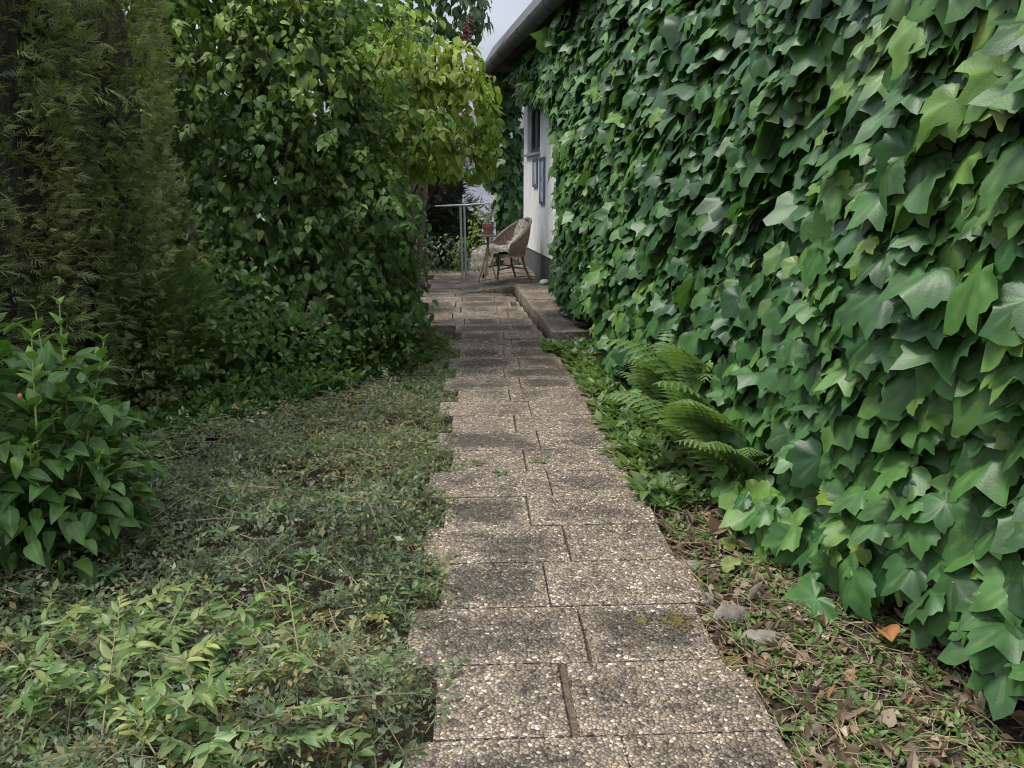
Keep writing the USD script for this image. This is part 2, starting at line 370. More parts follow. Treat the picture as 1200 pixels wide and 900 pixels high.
m_stone = noisy("field_stone", [(0.3, (0.11, 0.095, 0.078)), (0.55, (0.20, 0.178, 0.150)), (0.75, (0.31, 0.285, 0.25))], scale=18, rough=0.85, bump=0.5)
m_pale = noisy("pale_stone", [(0.3, (0.30, 0.29, 0.28)), (0.7, (0.46, 0.45, 0.44))], scale=14, rough=0.9)
m_moss = noisy("moss", [(0.3, (0.060, 0.052, 0.020)), (0.5, (0.12, 0.098, 0.030)), (0.7, (0.20, 0.155, 0.045))], scale=110, rough=0.95, bump=0.8)
m_print = M("blue_print", {
    "g": ("geometry", {}), "n": ("noise_texture", {"scale": 7.0, "detail": 3.0}),
    "r": ("rgb_ramp", {"ramp": [(0.35, (0.26, 0.33, 0.45)), (0.5, (0.50, 0.56, 0.64)), (0.65, (0.70, 0.74, 0.78))]}),
    "p": ("principled_bsdf", {"roughness": 0.25})}, [("g.position", "n.vector"), ("n.fac", "r.fac"), ("r.color", "p.base_color")])
m_blueframe = noisy("blue_frame", [(0.3, (0.07, 0.09, 0.14)), (0.7, (0.10, 0.13, 0.19))], rough=0.5)
m_far = noisy("far_wall", [(0.3, (0.34, 0.34, 0.36)), (0.7, (0.44, 0.44, 0.46))], scale=3, rough=0.9)


# ------------------------------------------------------------------ terrain
def path_z(y):
    return 0.030 * np.clip(np.asarray(y, float) - 7.2, 0, 4.2)


def ground_z(x, y):
    x, y = np.asarray(x, float), np.asarray(y, float)
    p = np.stack([x * 1.7, y * 1.7, 0 * x], -1)
    n = meshkit.fbm(p, 4, 3) - 0.5
    z = path_z(y) - 0.055 + 0.05 * n
    left = np.clip((-0.25 - x) / 0.8, 0, 1)
    right = np.clip((x - 0.85) / 0.5, 0, 1) * np.clip((8.0 - y) / 1.0, 0, 1)
    z = z + left * 0.06 + right * (0.07 + 0.05 * n)
    on = (x > -0.75) & (x < 1.6) & (y > 8.5)
    return np.where(on, np.where(x < -0.15, path_z(y) - 0.022, np.minimum(z, path_z(y) - 0.05)), z)


gx = np.concatenate([np.linspace(-90, -7, 14), np.linspace(-6.5, -3, 12), np.linspace(-2.9, 2.2, 90), np.linspace(2.5, 6.5, 10), np.linspace(7, 90, 14)])
gy = np.concatenate([np.linspace(-60, -2, 10), np.linspace(-1.5, 1.2, 10), np.linspace(1.3, 9, 130), np.linspace(9.2, 20, 40), np.linspace(21, 160, 16)])
GX, GY = np.meshgrid(gx, gy, indexing="ij")
gv = np.stack([GX, GY, ground_z(GX, GY)], -1).reshape(-1, 3)
ii, jj = np.meshgrid(np.arange(len(gx) - 1), np.arange(len(gy) - 1), indexing="ij")
a_ = ii * len(gy) + jj
gq = np.stack([a_, a_ + len(gy), a_ + len(gy) + 1, a_ + 1], -1).reshape(-1, 4)
put("ground", (gv, gq), m_soil, smooth=True, kind="structure")


# ------------------------------------------------------------------ paving slabs
def slab(parent, x0, x1, y0, y1, z, thick=0.055, tilt=(0, 0), name="slab", wear=1.0, rot=0.0, zf=None):
    """A washed-concrete slab with a chamfered edge; tint.r rises from the rim to the middle, where grime has settled."""
    inset = [0.0, 0.006, 0.05, 0.11]
    ins = lambda a, b: np.concatenate([a + np.array(inset), [(a + b) / 2], b - np.array(inset[::-1])])
    xs, ys = ins(x0, x1), ins(y0, y1)
    X, Y = np.meshgrid(xs, ys, indexing="ij")
    n = len(xs)
    rim = np.minimum(np.minimum(X - x0, x1 - X), np.minimum(Y - y0, y1 - Y))
    cx, cy = (x0 + x1) / 2, (y0 + y1) / 2
    X = X + (rim < 0.01) * rng.normal(0, 0.0012, X.shape); Y = Y + (rim < 0.01) * rng.normal(0, 0.0008, Y.shape)
    Z = z + (X - cx) * tilt[0] + (Y - cy) * tilt[1] - (rim < 0.003) * 0.0025
    if zf is not None:
        Z = Z + zf(X, Y)
    W = np.clip(rim / 0.11, 0, 1) * wear
    v = np.stack([X, Y, Z], -1).reshape(-1, 3)
    t = np.zeros((len(v), 3)); t[:, 0] = W.ravel()
    i, j = np.meshgrid(np.arange(n - 1), np.arange(n - 1), indexing="ij")
    a = i * n + j
    q = np.stack([a, a + n, a + n + 1, a + 1], -1).reshape(-1, 4)
    ring = [k * n for k in range(n)] + [(n - 1) * n + k for k in range(1, n)] + [k * n + n - 1 for k in range(n - 2, -1, -1)] + [k for k in range(n - 2, 0, -1)]
    low = v[ring] - [0, 0, thick]
    m = len(ring); base = len(v)
    rr = np.arange(m); r2 = (rr + 1) % m
    side = np.stack([np.array(ring)[rr], base + rr, base + r2, np.array(ring)[r2]], -1)
    v = np.vstack([v, low]); t = np.vstack([t, np.full((m, 3), 0.5)])
    if rot:
        c, s = math.cos(rot), math.sin(rot)
        d = v[:, :2] - [cx, cy]
        v[:, :2] = np.stack([d[:, 0] * c - d[:, 1] * s, d[:, 0] * s + d[:, 1] * c], -1) + [cx, cy]
    q = np.vstack([q, side])
    f = np.vstack([q[:, [0, 1, 2]], q[:, [0, 2, 3]]])
    tm = template(v, f)
    return put(name, dict(v=v, f=f, n=tm[2], t=t), m_slab, parent)


path = thing("garden_path", kind="structure")
D = 0.3885
rowi = 0
y = 2.150 - 2 * D
far_start = 11.35
while y < far_start - 0.1:
    y1 = min(y + D, far_start)
    A = (rowi % 2 == 1)
    wob = 0.012 * math.sin(rowi * 1.7) + (0.03 if y > 8 else 0)
    gap = 0.0006 + abs(rng.normal(0, 0.0006))
    xl, xm, xr = (-0.215, 0.405, 0.845) if A else (-0.118, 0.290, 0.880)
    xl += rng.normal(0, 0.008) + wob; xm += rng.normal(0, 0.008) + wob; xr += rng.normal(0, 0.012) + wob
    if y > 7.2:   # the raised kerb narrows the path on the right
        xr = min(xr, 0.80 - 0.065 * (y - 7.6) - 0.02)
    joint = rng.choice([0.004, 0.007, 0.011])
    if rowi == 2:
        joint = 0.026
    xx = [(xl, xm - joint / 2), (xm + joint / 2, xr)]
    if y > 8.9:
        xx.insert(0, (-0.66 + 0.05 * math.sin(rowi * 2.1), xl - 0.012))
    for (xa, xb) in xx:
        zz = float(path_z(y + D / 2)) + rng.normal(0, 0.0012)
        if 8.3 < y < 8.75 and xa > 0.1:
            zz += 0.018
        slab(path, xa, xb, y + gap, y1 - gap, zz, tilt=(rng.normal(0, 0.0025), 0.030 * (y > 7.2) + rng.normal(0, 0.0022)), wear=rng.uniform(0.05, 0.55), rot=rng.normal(0, 0.003))
    y += D; rowi += 1

m_sand = noisy("joint_sand", [(0.3, (0.045, 0.034, 0.022)), (0.5, (0.095, 0.072, 0.047)), (0.7, (0.17, 0.13, 0.085))], scale=90, rough=0.95, bump=0.8)
sy = np.linspace(1.4, 11.3, 100); sl = np.full(100, -0.105); sr = np.minimum(0.82, np.where(sy > 7.0, 0.80 - 0.065 * (sy - 7.6) - 0.06, 9.0))
sv = np.vstack([np.stack([sl, sy, path_z(sy) - 0.016], -1), np.stack([sr, sy, path_z(sy) - 0.016], -1)]); si = np.arange(99)
put("joint_sand", (sv, np.stack([si, si + 100, si + 101, si + 1], -1)), m_sand, path)

terrace = thing("terrace", kind="structure")
step = lambda X, Y: 0.10 * np.clip((X + 0.15) / 0.75, 0, 1)   # the terrace lifts out of the path towards the house
for r in range(5):
    ya = 11.36 + r * 0.5
    for c in range(4):
        xa = -0.66 + c * 0.42 + (0.1 if r % 2 else 0)
        xb = min(xa + 0.417, 0.95)
        slab(terrace, xa, xb, ya + 0.001, ya + 0.499, 0.126 + 0.010 * r + rng.normal(0, 0.002), thick=0.12, zf=step, wear=rng.uniform(0.1, 0.4))

kerb = thing("raised_house_border", kind="structure")
for k in range(5):
    y0 = 8.20 + k * 0.64
    xa0 = 0.815 - 0.066 * (y0 - 7.5)
    slab(kerb, xa0, xa0 + 0.62, y0 + 0.002, y0 + 0.638, 0.150 + 0.021 * k + rng.normal(0, 0.003), thick=0.19, tilt=(0.0, 0.033), wear=rng.uniform(0.1, 0.35), rot=0.066, name="slab")

# ------------------------------------------------------------------ house
HE = np.array([-0.0797, 0.9968, 0.0]); HW = np.array([0.9968, 0.0797, 0.0]); H0 = np.array([1.968, 0.0, 0.0])
HM = np.eye(4); HM[:3, 0], HM[:3, 1], HM[:3, 2], HM[:3, 3] = HW, HE, [0, 0, 1], H0


def hbox(w0, w1, s0, s1, z0, z1):
    m = box((w0, s0, z0), (w1, s1, z1)); m.apply_transform(HM); return m


def wall_x(y):
    return 1.968 - 0.08 * np.asarray(y, float)


house = thing("house", "white rendered house right of the path, mostly hidden by ivy", "house", base=(1.968, 0, 0))
S_END = 13.90
outer = box((0.0, -1.5, 0.58), (6.0, S_END, 3.30))
hole = box((-0.1, 12.32, 1.98), (0.30, 13.52, 2.95))
room = box((0.30, 11.0, 1.2), (5.7, 13.8, 3.1))
mf = lambda t: manifold3d.Manifold(manifold3d.Mesh(np.asarray(t.vertices, np.float32), np.asarray(t.faces, np.uint32)))
wall = mf(outer) - mf(hole) - mf(room)
wm = wall.to_mesh(); wall_t = trimesh.Trimesh(wm.vert_properties[:, :3], wm.tri_verts, process=False); wall_t.apply_transform(HM)
put("wall", wall_t, m_render, house)
put("plinth", hbox(0.012, 5.98, -1.49, S_END - 0.012, -0.3, 0.578), m_plinth, house)
win = put("window", cat([hbox(0.06, 0.12, 12.325, 12.39, 1.985, 2.945), hbox(0.06, 0.12, 13.45, 13.515, 1.985, 2.945), hbox(0.062, 0.118, 12.391, 13.449, 1.985, 2.055),
                         hbox(0.062, 0.118, 12.391, 13.449, 2.875, 2.945), hbox(0.058, 0.122, 12.89, 12.95, 2.056, 2.874)]), m_frame, house)
put("pane", hbox(0.084, 0.09, 12.392, 12.889, 2.057, 2.873), m_pane, win)
put("pane", hbox(0.084, 0.09, 12.951, 13.448, 2.057, 2.873), m_pane, win)
put("sill", hbox(-0.045, 0.057, 12.28, 13.56, 1.945, 1.981), m_sill, win)
# eaves: soffit, half-round gutter, steep roof edge; they run along the wall and stand well out from it
EA, EB = np.array([0.19, 14.15, 3.30]), np.array([1.51, 1.60, 3.30])
ed = unit(EB - EA); el = np.linalg.norm(EB - EA)
eo = np.array([-ed[1], ed[0], 0.0]); eo = eo if eo[0] > 0 else -eo      # towards the house
def eave(profile, s0=0.0, s1=None, closed=False):
    s1 = el if s1 is None else s1
    p = np.array(profile, float); k = len(p)
    v = [EA + ed * s + eo * o + np.array([0, 0, z]) for s in np.linspace(s0, s1, 14) for o, z in p]
    f = []
    for i in range(13):
        for j in range(k if closed else k - 1):
            a, b = i * k + j, i * k + (j + 1) % k
            f.append([a, b, b + k, a + k])
    f = np.array(f)
    f = np.vstack([f[:, [0, 1, 2]], f[:, [0, 2, 3]]])
    if closed:
        ends = []
        for s in (0, 13):
            for j in range(1, k - 1):
                t = [s * k, s * k + j, s * k + j + 1]
                ends.append(t if s else t[::-1])
        f = np.vstack([f, ends])
    return trimesh.Trimesh(np.array(v), f, process=False)
half = [(0.095 - 0.095 * math.cos(t), -0.10 * math.sin(t)) for t in np.linspace(0, math.pi, 13)]
inner = [(0.095 - 0.087 * math.cos(t), -0.092 * math.sin(t)) for t in np.linspace(math.pi, 0, 13)]
put("gutter", eave(half + inner, closed=True), m_gutter, house, smooth=40)
for s in np.arange(0.4, 12, 0.8):
    g2 = [(0.095 - 0.101 * math.cos(t), -0.106 * math.sin(t)) for t in np.linspace(0, math.pi, 9)]
    g3 = [(0.095 - 0.0955 * math.cos(t), -0.1005 * math.sin(t)) for t in np.linspace(math.pi, 0, 9)]
    put("gutter_bracket", eave(g2 + g3, s, s + 0.03, closed=True), m_gutter, house)
put("soffit", eave([(0.20, -0.055), (1.25, -0.055), (1.25, -0.03), (0.20, -0.03)], closed=True), m_soffit, house)
roof = put("roof", eave([(0.03, 0.035), (0.20, 0.32), (3.4, 2.3), (3.4, 2.2), (0.24, 0.22), (0.07, 0.0)], closed=True), m_roof, house)
put("roof_edge", eave([(0.012, 0.012), (0.030, 0.034), (0.066, 0.0), (0.05, -0.02)], closed=True), m_soffit, house)
vc = EA + ed * 4.9 + eo * 0.165 + np.array([0, 0, 0.30])
vent = trimesh.creation.revolve(np.array([[0, 0.09], [0.05, 0.088], [0.085, 0.07], [0.088, 0.05], [0.05, 0.04], [0.048, -0.08], [0, -0.08]])[::-1], sections=24)
vent.apply_translation(vc)
put("vent_cap", vent, m_zinc, roof, smooth=35)

for (s0, s1, z0, z1, lab) in ((11.83, 12.22, 1.27, 1.90, "larger framed bluish picture panel on white wall, nearer the ivy"), (12.45, 12.86, 1.50, 1.90, "smaller framed bluish picture panel below the house window, nearer the wall corner")):
    b = H0 + HE * s0
    t = thing("wall_picture", lab, "picture", base=(b[0], b[1], z0), group="framed panels on the white wall")
    put("frame", cat([hbox(-0.022, -0.002, s0, s0 + 0.05, z0, z1), hbox(-0.022, -0.002, s1 - 0.05, s1, z0, z1), hbox(-0.021, -0.003, s0 + 0.05, s1 - 0.05, z0, z0 + 0.04), hbox(-0.021, -0.003, s0 + 0.05, s1 - 0.05, z1 - 0.04, z1)]), m_blueframe, t)
    put("print", hbox(-0.012, -0.004, s0 + 0.05, s1 - 0.05, z0 + 0.04, z1 - 0.04), m_print, t)


# ------------------------------------------------------------------ leaf templates
def lobed_leaf(seed, n=44, rings=(0.5, 1.0), lobes=3):
    r_ = np.random.default_rng(seed)
    deg = np.array([0, 9, 20, 29, 39, 47, 58, 72, 88, 104, 122, 142, 160, 172], float)
    rad = np.array([1.05, .88, .70, .62, .74, .85, .68, .58, .57, .50, .42, .34, .20, .10])
    if lobes == 1:
        rad = np.array([.95, .86, .74, .68, .66, .65, .60, .55, .50, .46, .42, .34, .20, .10])
    rad = rad * (1 + r_.normal(0, 0.05, len(rad)))
    th = np.linspace(-172, 172, n)
    r = np.interp(np.abs(th), deg, rad)
    r *= 1 + (0.05 if n > 36 else 0.0) * ((np.arange(n) % 2) * 2 - 1) * (np.abs(th) < 130)
    t = np.radians(th)
    veins = np.radians([0, 43, -43, 95, -95])
    dv = np.min(np.abs(t[:, None] - veins[None]), 1)
    droop, fold, twist = r_.uniform(0.12, 0.38), r_.uniform(0.10, 0.24), r_.normal(0, 0.12)
    v, b = [[0, 0, 0]], [0.9]
    for q in rings:
        rr = r * q
        x, y_ = np.sin(t) * rr, np.cos(t) * rr
        z = -droop * rr ** 2 + fold * rr * np.minimum(dv, 0.45) + twist * x * y_ + 0.05 * np.sin(5 * t + seed) * q ** 2
        z -= 0.25 * np.maximum(np.abs(x) - 0.3, 0) * r_.uniform(0.2, 1.2)
        v += list(np.stack([x, y_, z], 1)); b += list(np.where(dv < 0.09, 1.0, 0.0) * (1.0 if q < 0.9 else 0.7))
    f = [[0, 1 + k + 1, 1 + k] for k in range(n - 1)]
    for q in range(len(rings) - 1):
        for k in range(n - 1):
            a0, a1 = 1 + q * n + k, 1 + (q + 1) * n + k
            f += [[a0, a0 + 1, a1 + 1], [a0, a1 + 1, a1]]
    return template(v, f, b)


def ovate_leaf(seed, width=0.62, heart=False, segs=6, fold=0.25, droop=0.3, slim=False):
    r_ = np.random.default_rng(seed)
    u = np.linspace(0, 1, segs + 1)
    w = width / 2 * (np.sin(np.pi * u ** (0.62 if not slim else 0.8)) ** 0.85 if not heart else np.where(u < 0.06, 0.55, 1) * np.clip(np.sin(np.pi * (0.16 + 0.84 * u) ** 0.8), 0, 1) ** 0.9)
    w[-1] = 0.0; w[0] = 0.02 if not heart else w[0]
    d, fo, tw = droop * r_.uniform(0.4, 1.5), fold * r_.uniform(0.5, 1.5), r_.normal(0, 0.08)
    v, b, f = [], [], []
    for k in range(segs + 1):
        mid = np.array([tw * u[k] ** 2, u[k], -d * u[k] ** 2])
        for s in (-1, 0, 1):
            yy = -0.06 * (heart and k == 0 and s != 0)
            v.append(mid + [s * w[k], yy, abs(s) * fo * w[k] + 0.02 * math.sin(7 * u[k] + s + seed) * abs(s)]); b.append(1.0 if s == 0 else 0.0)
    for k in range(segs):
        for s in (0, 1):
            a = k * 3 + s
            f += [[a, a + 1, a + 4], [a, a + 4, a + 3]]
    return template(v, f, b)


def merge_templates(items):
    """(template, position, tip, normal, size) list -> one template."""
    v, f, b, at = [], [], [], 0
    for tm, p, tip, nrm, sz in items:
        R = frames(np.array([tip], float), np.array([nrm], float))[0]
        v.append((tm[0] * sz) @ R.T + np.asarray(p)); f.append(tm[1] + at); b.append(tm[3]); at += len(tm[0])
    return template(np.vstack(v), np.vstack(f), np.concatenate(b))


def kite(width=0.1, droop=0.1):
    return template([[0, 0, 0], [width / 2, 0.4, 0], [0, 1, -droop], [-width / 2, 0.4, 0]], [[0, 1, 2], [0, 2, 3]])


def blade(width=0.1, droop=0.1):
    return template([[-width / 2, 0, 0], [width / 2, 0, 0], [width * 0.42, 0.55, -droop * 0.3], [-width * 0.42, 0.55, -droop * 0.3], [0, 1, -droop]], [[0, 1, 2], [0, 2, 3], [3, 2, 4]])


# ------------------------------------------------------------------ climbing ivy on the house
def ivy_front(y, z):
    p = np.stack([np.asarray(y) * 1.3, np.asarray(z) * 1.3, 0 * np.asarray(y)], -1)
    bulge = meshkit.fbm(p, 3, 11) - 0.5
    return wall_x(y) - 0.27 - 0.26 * bulge - 0.05 * np.clip(1.2 - z, 0, 1)


def ivy_base(y):
    return 0.10 + 0.22 * np.exp(-((y - 3.6) / 0.7) ** 2) + 0.12 * meshkit.noise(np.stack([y * 1.5, 0 * y, 0 * y], -1), 5) + 0.20 * (y > 7.3)


ivy_near = [lobed_leaf(k, n=38, rings=(0.35, 0.7, 1.0)) for k in range(10)]
ivy_mid = [lobed_leaf(40 + k, n=24) for k in range(8)]
ivy_far = [lobed_leaf(20 + k, n=17, rings=(0.5, 1.0)) for k in range(4)]
ivy = thing("climbing_ivy", "dense green three-lobed ivy covering the house wall along the path", "ivy", base=(1.6, 5, 0))
K = 15200
yy = 1.15 + 12.6 * rng.random(K) ** 1.12
zz = rng.random(K) * 3.22
keep = (zz > ivy_base(yy)) & (zz < 2.1 + 0.25 * yy)
# the ivy stops short of the white gable end; higher up it creeps on round the window
end = np.interp(zz, [0.0, 0.6, 1.6, 2.2, 2.55, 2.75, 3.3], [9.9, 10.3, 10.2, 10.6, 11.4, 13.3, 13.9]) + 0.35 * (meshkit.noise(np.stack([zz * 3, yy * 2, 0 * zz], -1), 2) - 0.5)
keep &= yy < end
yy, zz = yy[keep], zz[keep]
k = len(yy)
depth = 0.20 * rng.random(k) ** 1.6 + rng.normal(0, 0.015, k)
thin = np.clip((yy - end[keep] + 1.4) / 1.4, 0, 1) * 0.20      # thinner towards its far edge
P = np.stack([ivy_front(yy, zz) + depth + thin, yy, zz], -1)
q = 150                                     # trailing shoots at the foot of the wall
ty = 2.75 + 1.1 * rng.random(q); tx = wall_x(ty) - 0.22 - 0.28 * rng.random(q) ** 1.8; tz = 0.06 + 0.20 * rng.random(q)
yy, zz, depth = np.concatenate([yy, ty]), np.concatenate([zz, tz]), np.concatenate([depth, 0.05 * np.ones(q)])
P = np.vstack([P, np.stack([tx, ty, tz], -1)]); k += q
shade_id = meshkit.fbm(np.stack([yy * 0.9, zz * 0.9, 0 * yy], -1), 2, 4)
tip = np.stack([-0.75 + 0 * yy, 0.28 + 0 * yy, -0.95 + 0 * yy], -1) + rn(k, 0.30) + (rng.random((k, 1)) < 0.18) * rn(k, 0.6)
nrm = np.stack([-0.85 + 0 * yy, -0.20 + 0 * yy, 0.66 + 0 * yy], -1) + rn(k, 0.30)
size = np.clip(rng.normal(0.120, 0.042, k), 0.045, 0.225)
age = np.where(rng.random(k) < 0.10, rng.uniform(0.2, 0.9, k), 0.08 * rng.random(k))
size = size * np.where(age > 0.3, 0.62, 1.0)
rand = np.clip(0.42 + rng.normal(0, 0.27, k) + (shade_id - 0.5) * 0.6, 0, 1)
which = np.where((yy < 3.5) & (depth < 0.08), rng.integers(0, 10, k), np.where(yy < 7.0, 10 + rng.integers(0, 8, k), 18 + rng.integers(0, 4, k)))
sets, Ps, Ss = [], [], []
for q, tm in enumerate(ivy_near + ivy_mid + ivy_far):
    m = which == q
    sets.append(scatter(tm, P[m], tip[m], nrm[m], np.stack([size[m] * rng.uniform(0.95, 1.2, m.sum()), size[m], size[m]], -1), rand[m], age[m])); Ps.append(P[m] + 0.4 * size[m][:, None] * unit(tip[m])); Ss.append(size[m])
leafy(ivy, sets, Ps, Ss, m_ivy, 300)
stems = []
for y0 in np.arange(1.4, 10.4, 0.42):
    pts = [np.array([wall_x(y0) - 0.05, y0, -0.02])]
    for z in np.linspace(0.4, 3.1, 6):
        pts.append(np.array([wall_x(pts[-1][1]) - 0.05 - 0.03 * rng.random(), pts[-1][1] + rng.normal(0, 0.16), z]))
    put("stem", tube(curve(*pts, n=4), np.linspace(0.016, 0.006, 21), 5), m_bark, ivy)
# leaf stalks of the nearest leaves
near = np.nonzero((P[:, 1] < 5.2) & (depth < 0.09))[0]
st = []
for q in near[:900]:
    e = P[q]; o = e + np.array([0.09, rng.normal(0, 0.03), -0.02 + rng.normal(0, 0.04)])
    st.append(tube(curve(o, (o + e) / 2 + [0, 0, 0.02], e + 0.02 * unit(tip[q]), n=3), 0.0022, 4, cap=False))
put("leaf_stalks", cat(st), m_stem, ivy, kind="stuff")


# ------------------------------------------------------------------ crowns
def crown(blobs, count, out=0.25, seed=1, front_only=True, jitter=0.10, lump=0.3):
    """Points on lumpy blobs (cx, cy, cz, rx, ry, rz), with outward directions; those inside another blob are dropped."""
    r_ = np.random.default_rng(seed)
    B = np.array(blobs, float)
    area = (B[:, 3] * B[:, 5] + B[:, 4] * B[:, 5] + B[:, 3] * B[:, 4])
    P, N = [], []
    for i, b in enumerate(B):
        k = int(count * area[i] / area.sum())
        d = unit(r_.normal(size=(k, 3)))
        rad = 1 + lump * (meshkit.fbm(d * 2.2 + i * 7.1, 3, seed) - 0.5) * 2
        dep = 1 - out * r_.random(k) ** 1.8
        p = b[:3] + d * b[3:] * (rad * dep)[:, None] + r_.normal(0, jitter * 0.3, (k, 3))
        n = unit(d / b[3:])
        ok = np.ones(k, bool)
        for j, c in enumerate(B):
            if j != i:
                ok &= (((p - c[:3]) / (c[3:] * 0.80)) ** 2).sum(1) > 1
        if front_only:
            ok &= ((n * unit(np.array([0, 0, CAM_H]) - p)).sum(1) > -0.35)
        P.append(p[ok]); N.append(n[ok])
    return np.vstack(P), np.vstack(N)


def clumpy(blobs, n, seed, f=(0.26, 0.46)):
    """Adds small clumps riding on the big blobs, so that the outline breaks up into boughs."""
    r_ = np.random.default_rng(seed); out = list(blobs)
    for b in blobs:
        for d in unit(r_.normal(size=(n, 3))):
            q = r_.uniform(*f); c = np.array(b[:3]) + d * np.array(b[3:]) * r_.uniform(.85, 1.12)
            out.append((*c, b[3] * q, b[4] * q, b[5] * q * r_.uniform(.8, 1.3)))
    return out


def leaf_crown(parent, blobs, count, tmpls, material, size, own, seed, tip_w=(0.6, -0.7), up=0.55, spread=0.35, young=None, rand_bias=None, min_z=0.05, out=0.3, lump=0.3):
    P, N = crown(blobs, count, out=out, seed=seed, lump=lump)
    ok = P[:, 2] > min_z
    P, N = P[ok], N[ok]
    k = len(P)
    tip = N * tip_w[0] + np.array([0, 0, tip_w[1]]) + rn(k, spread)
    nrm = N * 0.55 + np.array([0, 0, up]) + rn(k, spread)
    sz = np.clip(rng.normal(size, size * 0.2, k), size * 0.45, size * 1.6)
    age = np.clip(rng.normal(0.08, 0.08, k), 0, 1) if young is None else np.clip(young(P) + rng.normal(0, 0.13, k), 0, 1)
    lumps = meshkit.fbm(P * 1.6, 3, seed)
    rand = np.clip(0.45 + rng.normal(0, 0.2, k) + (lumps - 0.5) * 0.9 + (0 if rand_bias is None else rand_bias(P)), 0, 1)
    which = rng.integers(0, len(tmpls), k)
    sets, Ps, Ss = [], [], []
    for q, tm in enumerate(tmpls):
        m = which == q
        sets.append(scatter(tm, P[m], tip[m], nrm[m], sz[m], rand[m], age[m])); Ps.append(P[m] + 0.4 * sz[m][:, None] * unit(tip[m])); Ss.append(sz[m])
    if own:
        leafy(parent, sets, Ps, Ss, material, own)
    else:
        put("leaves", joined(sets), material, parent, kind="stuff")
    return P


def limbs(parent, base, targets, r0=0.03, r1=0.006, material=None, name="branch", wob=0.06):
    for t in targets:
        b = np.array(base, float) + np.append(rng.normal(0, 0.08, 2), 0); t = np.array(t, float)
        m1 = b + (t - b) * 0.35 + rng.normal(0, wob, 3) + [0, 0, 0.12]; m2 = b + (t - b) * 0.7 + rng.normal(0, wob, 3)
        put(name, tube(curve(b, m1, m2, t, n=5), np.linspace(r0, r1, 16), 6), material or m_bark, parent)


heart = [ovate_leaf(40 + k, 0.78, heart=True, segs=5) for k in range(4)]
oval = [ovate_leaf(50 + k, 0.60, segs=5) for k in range(4)]
oval_lo = [ovate_leaf(60 + k, 0.60, segs=3) for k in range(3)]

def shoots(parent, blobs, n, seed, tmpls, material, leaf, age, zmin, length=(0.35, 0.75), up=0.7, xmax=9.0):
    """Arching shoots that stick out of a crown, each with drooping leaves along it."""
    r_ = np.random.default_rng(seed)
    P0, N0 = crown(blobs, 4000, out=0.1, seed=seed, lump=.3)
    ok = (P0[:, 2] > zmin) & (N0[:, 2] > -0.25) & (P0[:, 0] + .25 * N0[:, 0] < xmax); P0, N0 = P0[ok], N0[ok]
    P, T, Nn, S, A = [], [], [], [], []
    for i in r_.choice(len(P0), n, replace=False):
        L = r_.uniform(*length); d = unit(N0[i] * 0.8 + np.array([0, 0, up]) + r_.normal(0, .25, 3)); a0 = P0[i] - d * .2
        c = curve(a0, a0 + d * L * .55, a0 + d * L * .9 + np.array([N0[i][0], N0[i][1], 0]) * L * .25 - [0, 0, .06 * L], a0 + d * L + np.array([N0[i][0], N0[i][1], 0]) * L * .45 - [0, 0, .28 * L], n=6)
        put("shoot", tube(c, [.006, .002], 5, cap=False), m_bark, parent)
        t = unit(np.gradient(c, axis=0)); m = int(L / .032)
        for q in range(m):
            u_ = .25 + .75 * q / m; k_ = int(u_ * (len(c) - 1)); an = r_.uniform(0, 6.28)
            P.append(c[k_]); T.append(t[k_] * .5 + [math.cos(an) * .7, math.sin(an) * .7, -.35] + r_.normal(0, .2, 3)); Nn.append([r_.normal(0, .4), r_.normal(0, .4) - .2, 1.0]); S.append(leaf * r_.uniform(.65, 1.2)); A.append(np.clip(age(P0[i]) * (.5 + .7 * u_) + r_.normal(0, .1), 0, 1))
    P, T, Nn, S, A = map(np.array, (P, T, Nn, S, A)); w_ = r_.integers(0, len(tmpls), len(P))
    put("shoot_leaves", joined([scatter(tmpls[q], P[w_ == q], T[w_ == q], Nn[w_ == q], S[w_ == q], np.clip(.55 + r_.normal(0, .2, (w_ == q).sum()), 0, 1), A[w_ == q]) for q in range(len(tmpls))]), material, parent, kind="stuff")


# big leafy shrub left of the path
shrub = thing("leafy_shrub", "large green heart-leaved shrub left of the path, between the brown hedge and the golden shrub", "shrub", base=(-1.6, 8.1, 0.05))
blobs = [(-2.35, 8.2, 2.35, .85, .8, 1.0), (-1.45, 7.9, 2.25, .80, .75, .95), (-1.18, 7.8, 1.25, .75, .65, .75), (-1.95, 7.6, 1.25, .85, .7, .85), (-0.88, 8.35, 0.72, .42, .5, .52),
         (-2.75, 8.3, 3.30, .75, .7, .75), (-1.7, 8.4, 3.20, .80, .7, .75), (-1.35, 7.5, 0.50, .8, .6, .5), (-3.3, 8.4, 2.6, .8, .7, 1.2), (-2.2, 8.6, 3.95, 0.7, .6, .55), (-2.5, 7.7, 0.75, .7, .5, .7), (-2.0, 6.7, 0.40, .55, .5, .5), (-1.35, 7.1, 0.45, .55, .45, .5), (-0.93, 7.75, 0.42, .36, .36, .45)]
youngtop = lambda P: np.clip((P[:, 2] - 1.5) * 0.50 + (P[:, 0] + 1.6) * 0.16, 0, 0.9) * np.clip((meshkit.fbm(P * 2.0, 2, 5) - 0.30) * 4, 0, 1)
leaf_crown(shrub, [(b[0], b[1] + .1, b[2], b[3] * .72, b[4] * .72, b[5] * .72) for b in blobs], 7000, oval_lo, m_bush, 0.17, 0, 22, out=.5)
leaf_crown(shrub, clumpy(blobs, 7, 61), 33000, heart + oval, m_bush, 0.076, 260, 21, spread=0.5, young=youngtop, rand_bias=lambda P: (P[:, 2] - 1.7) * 0.20)
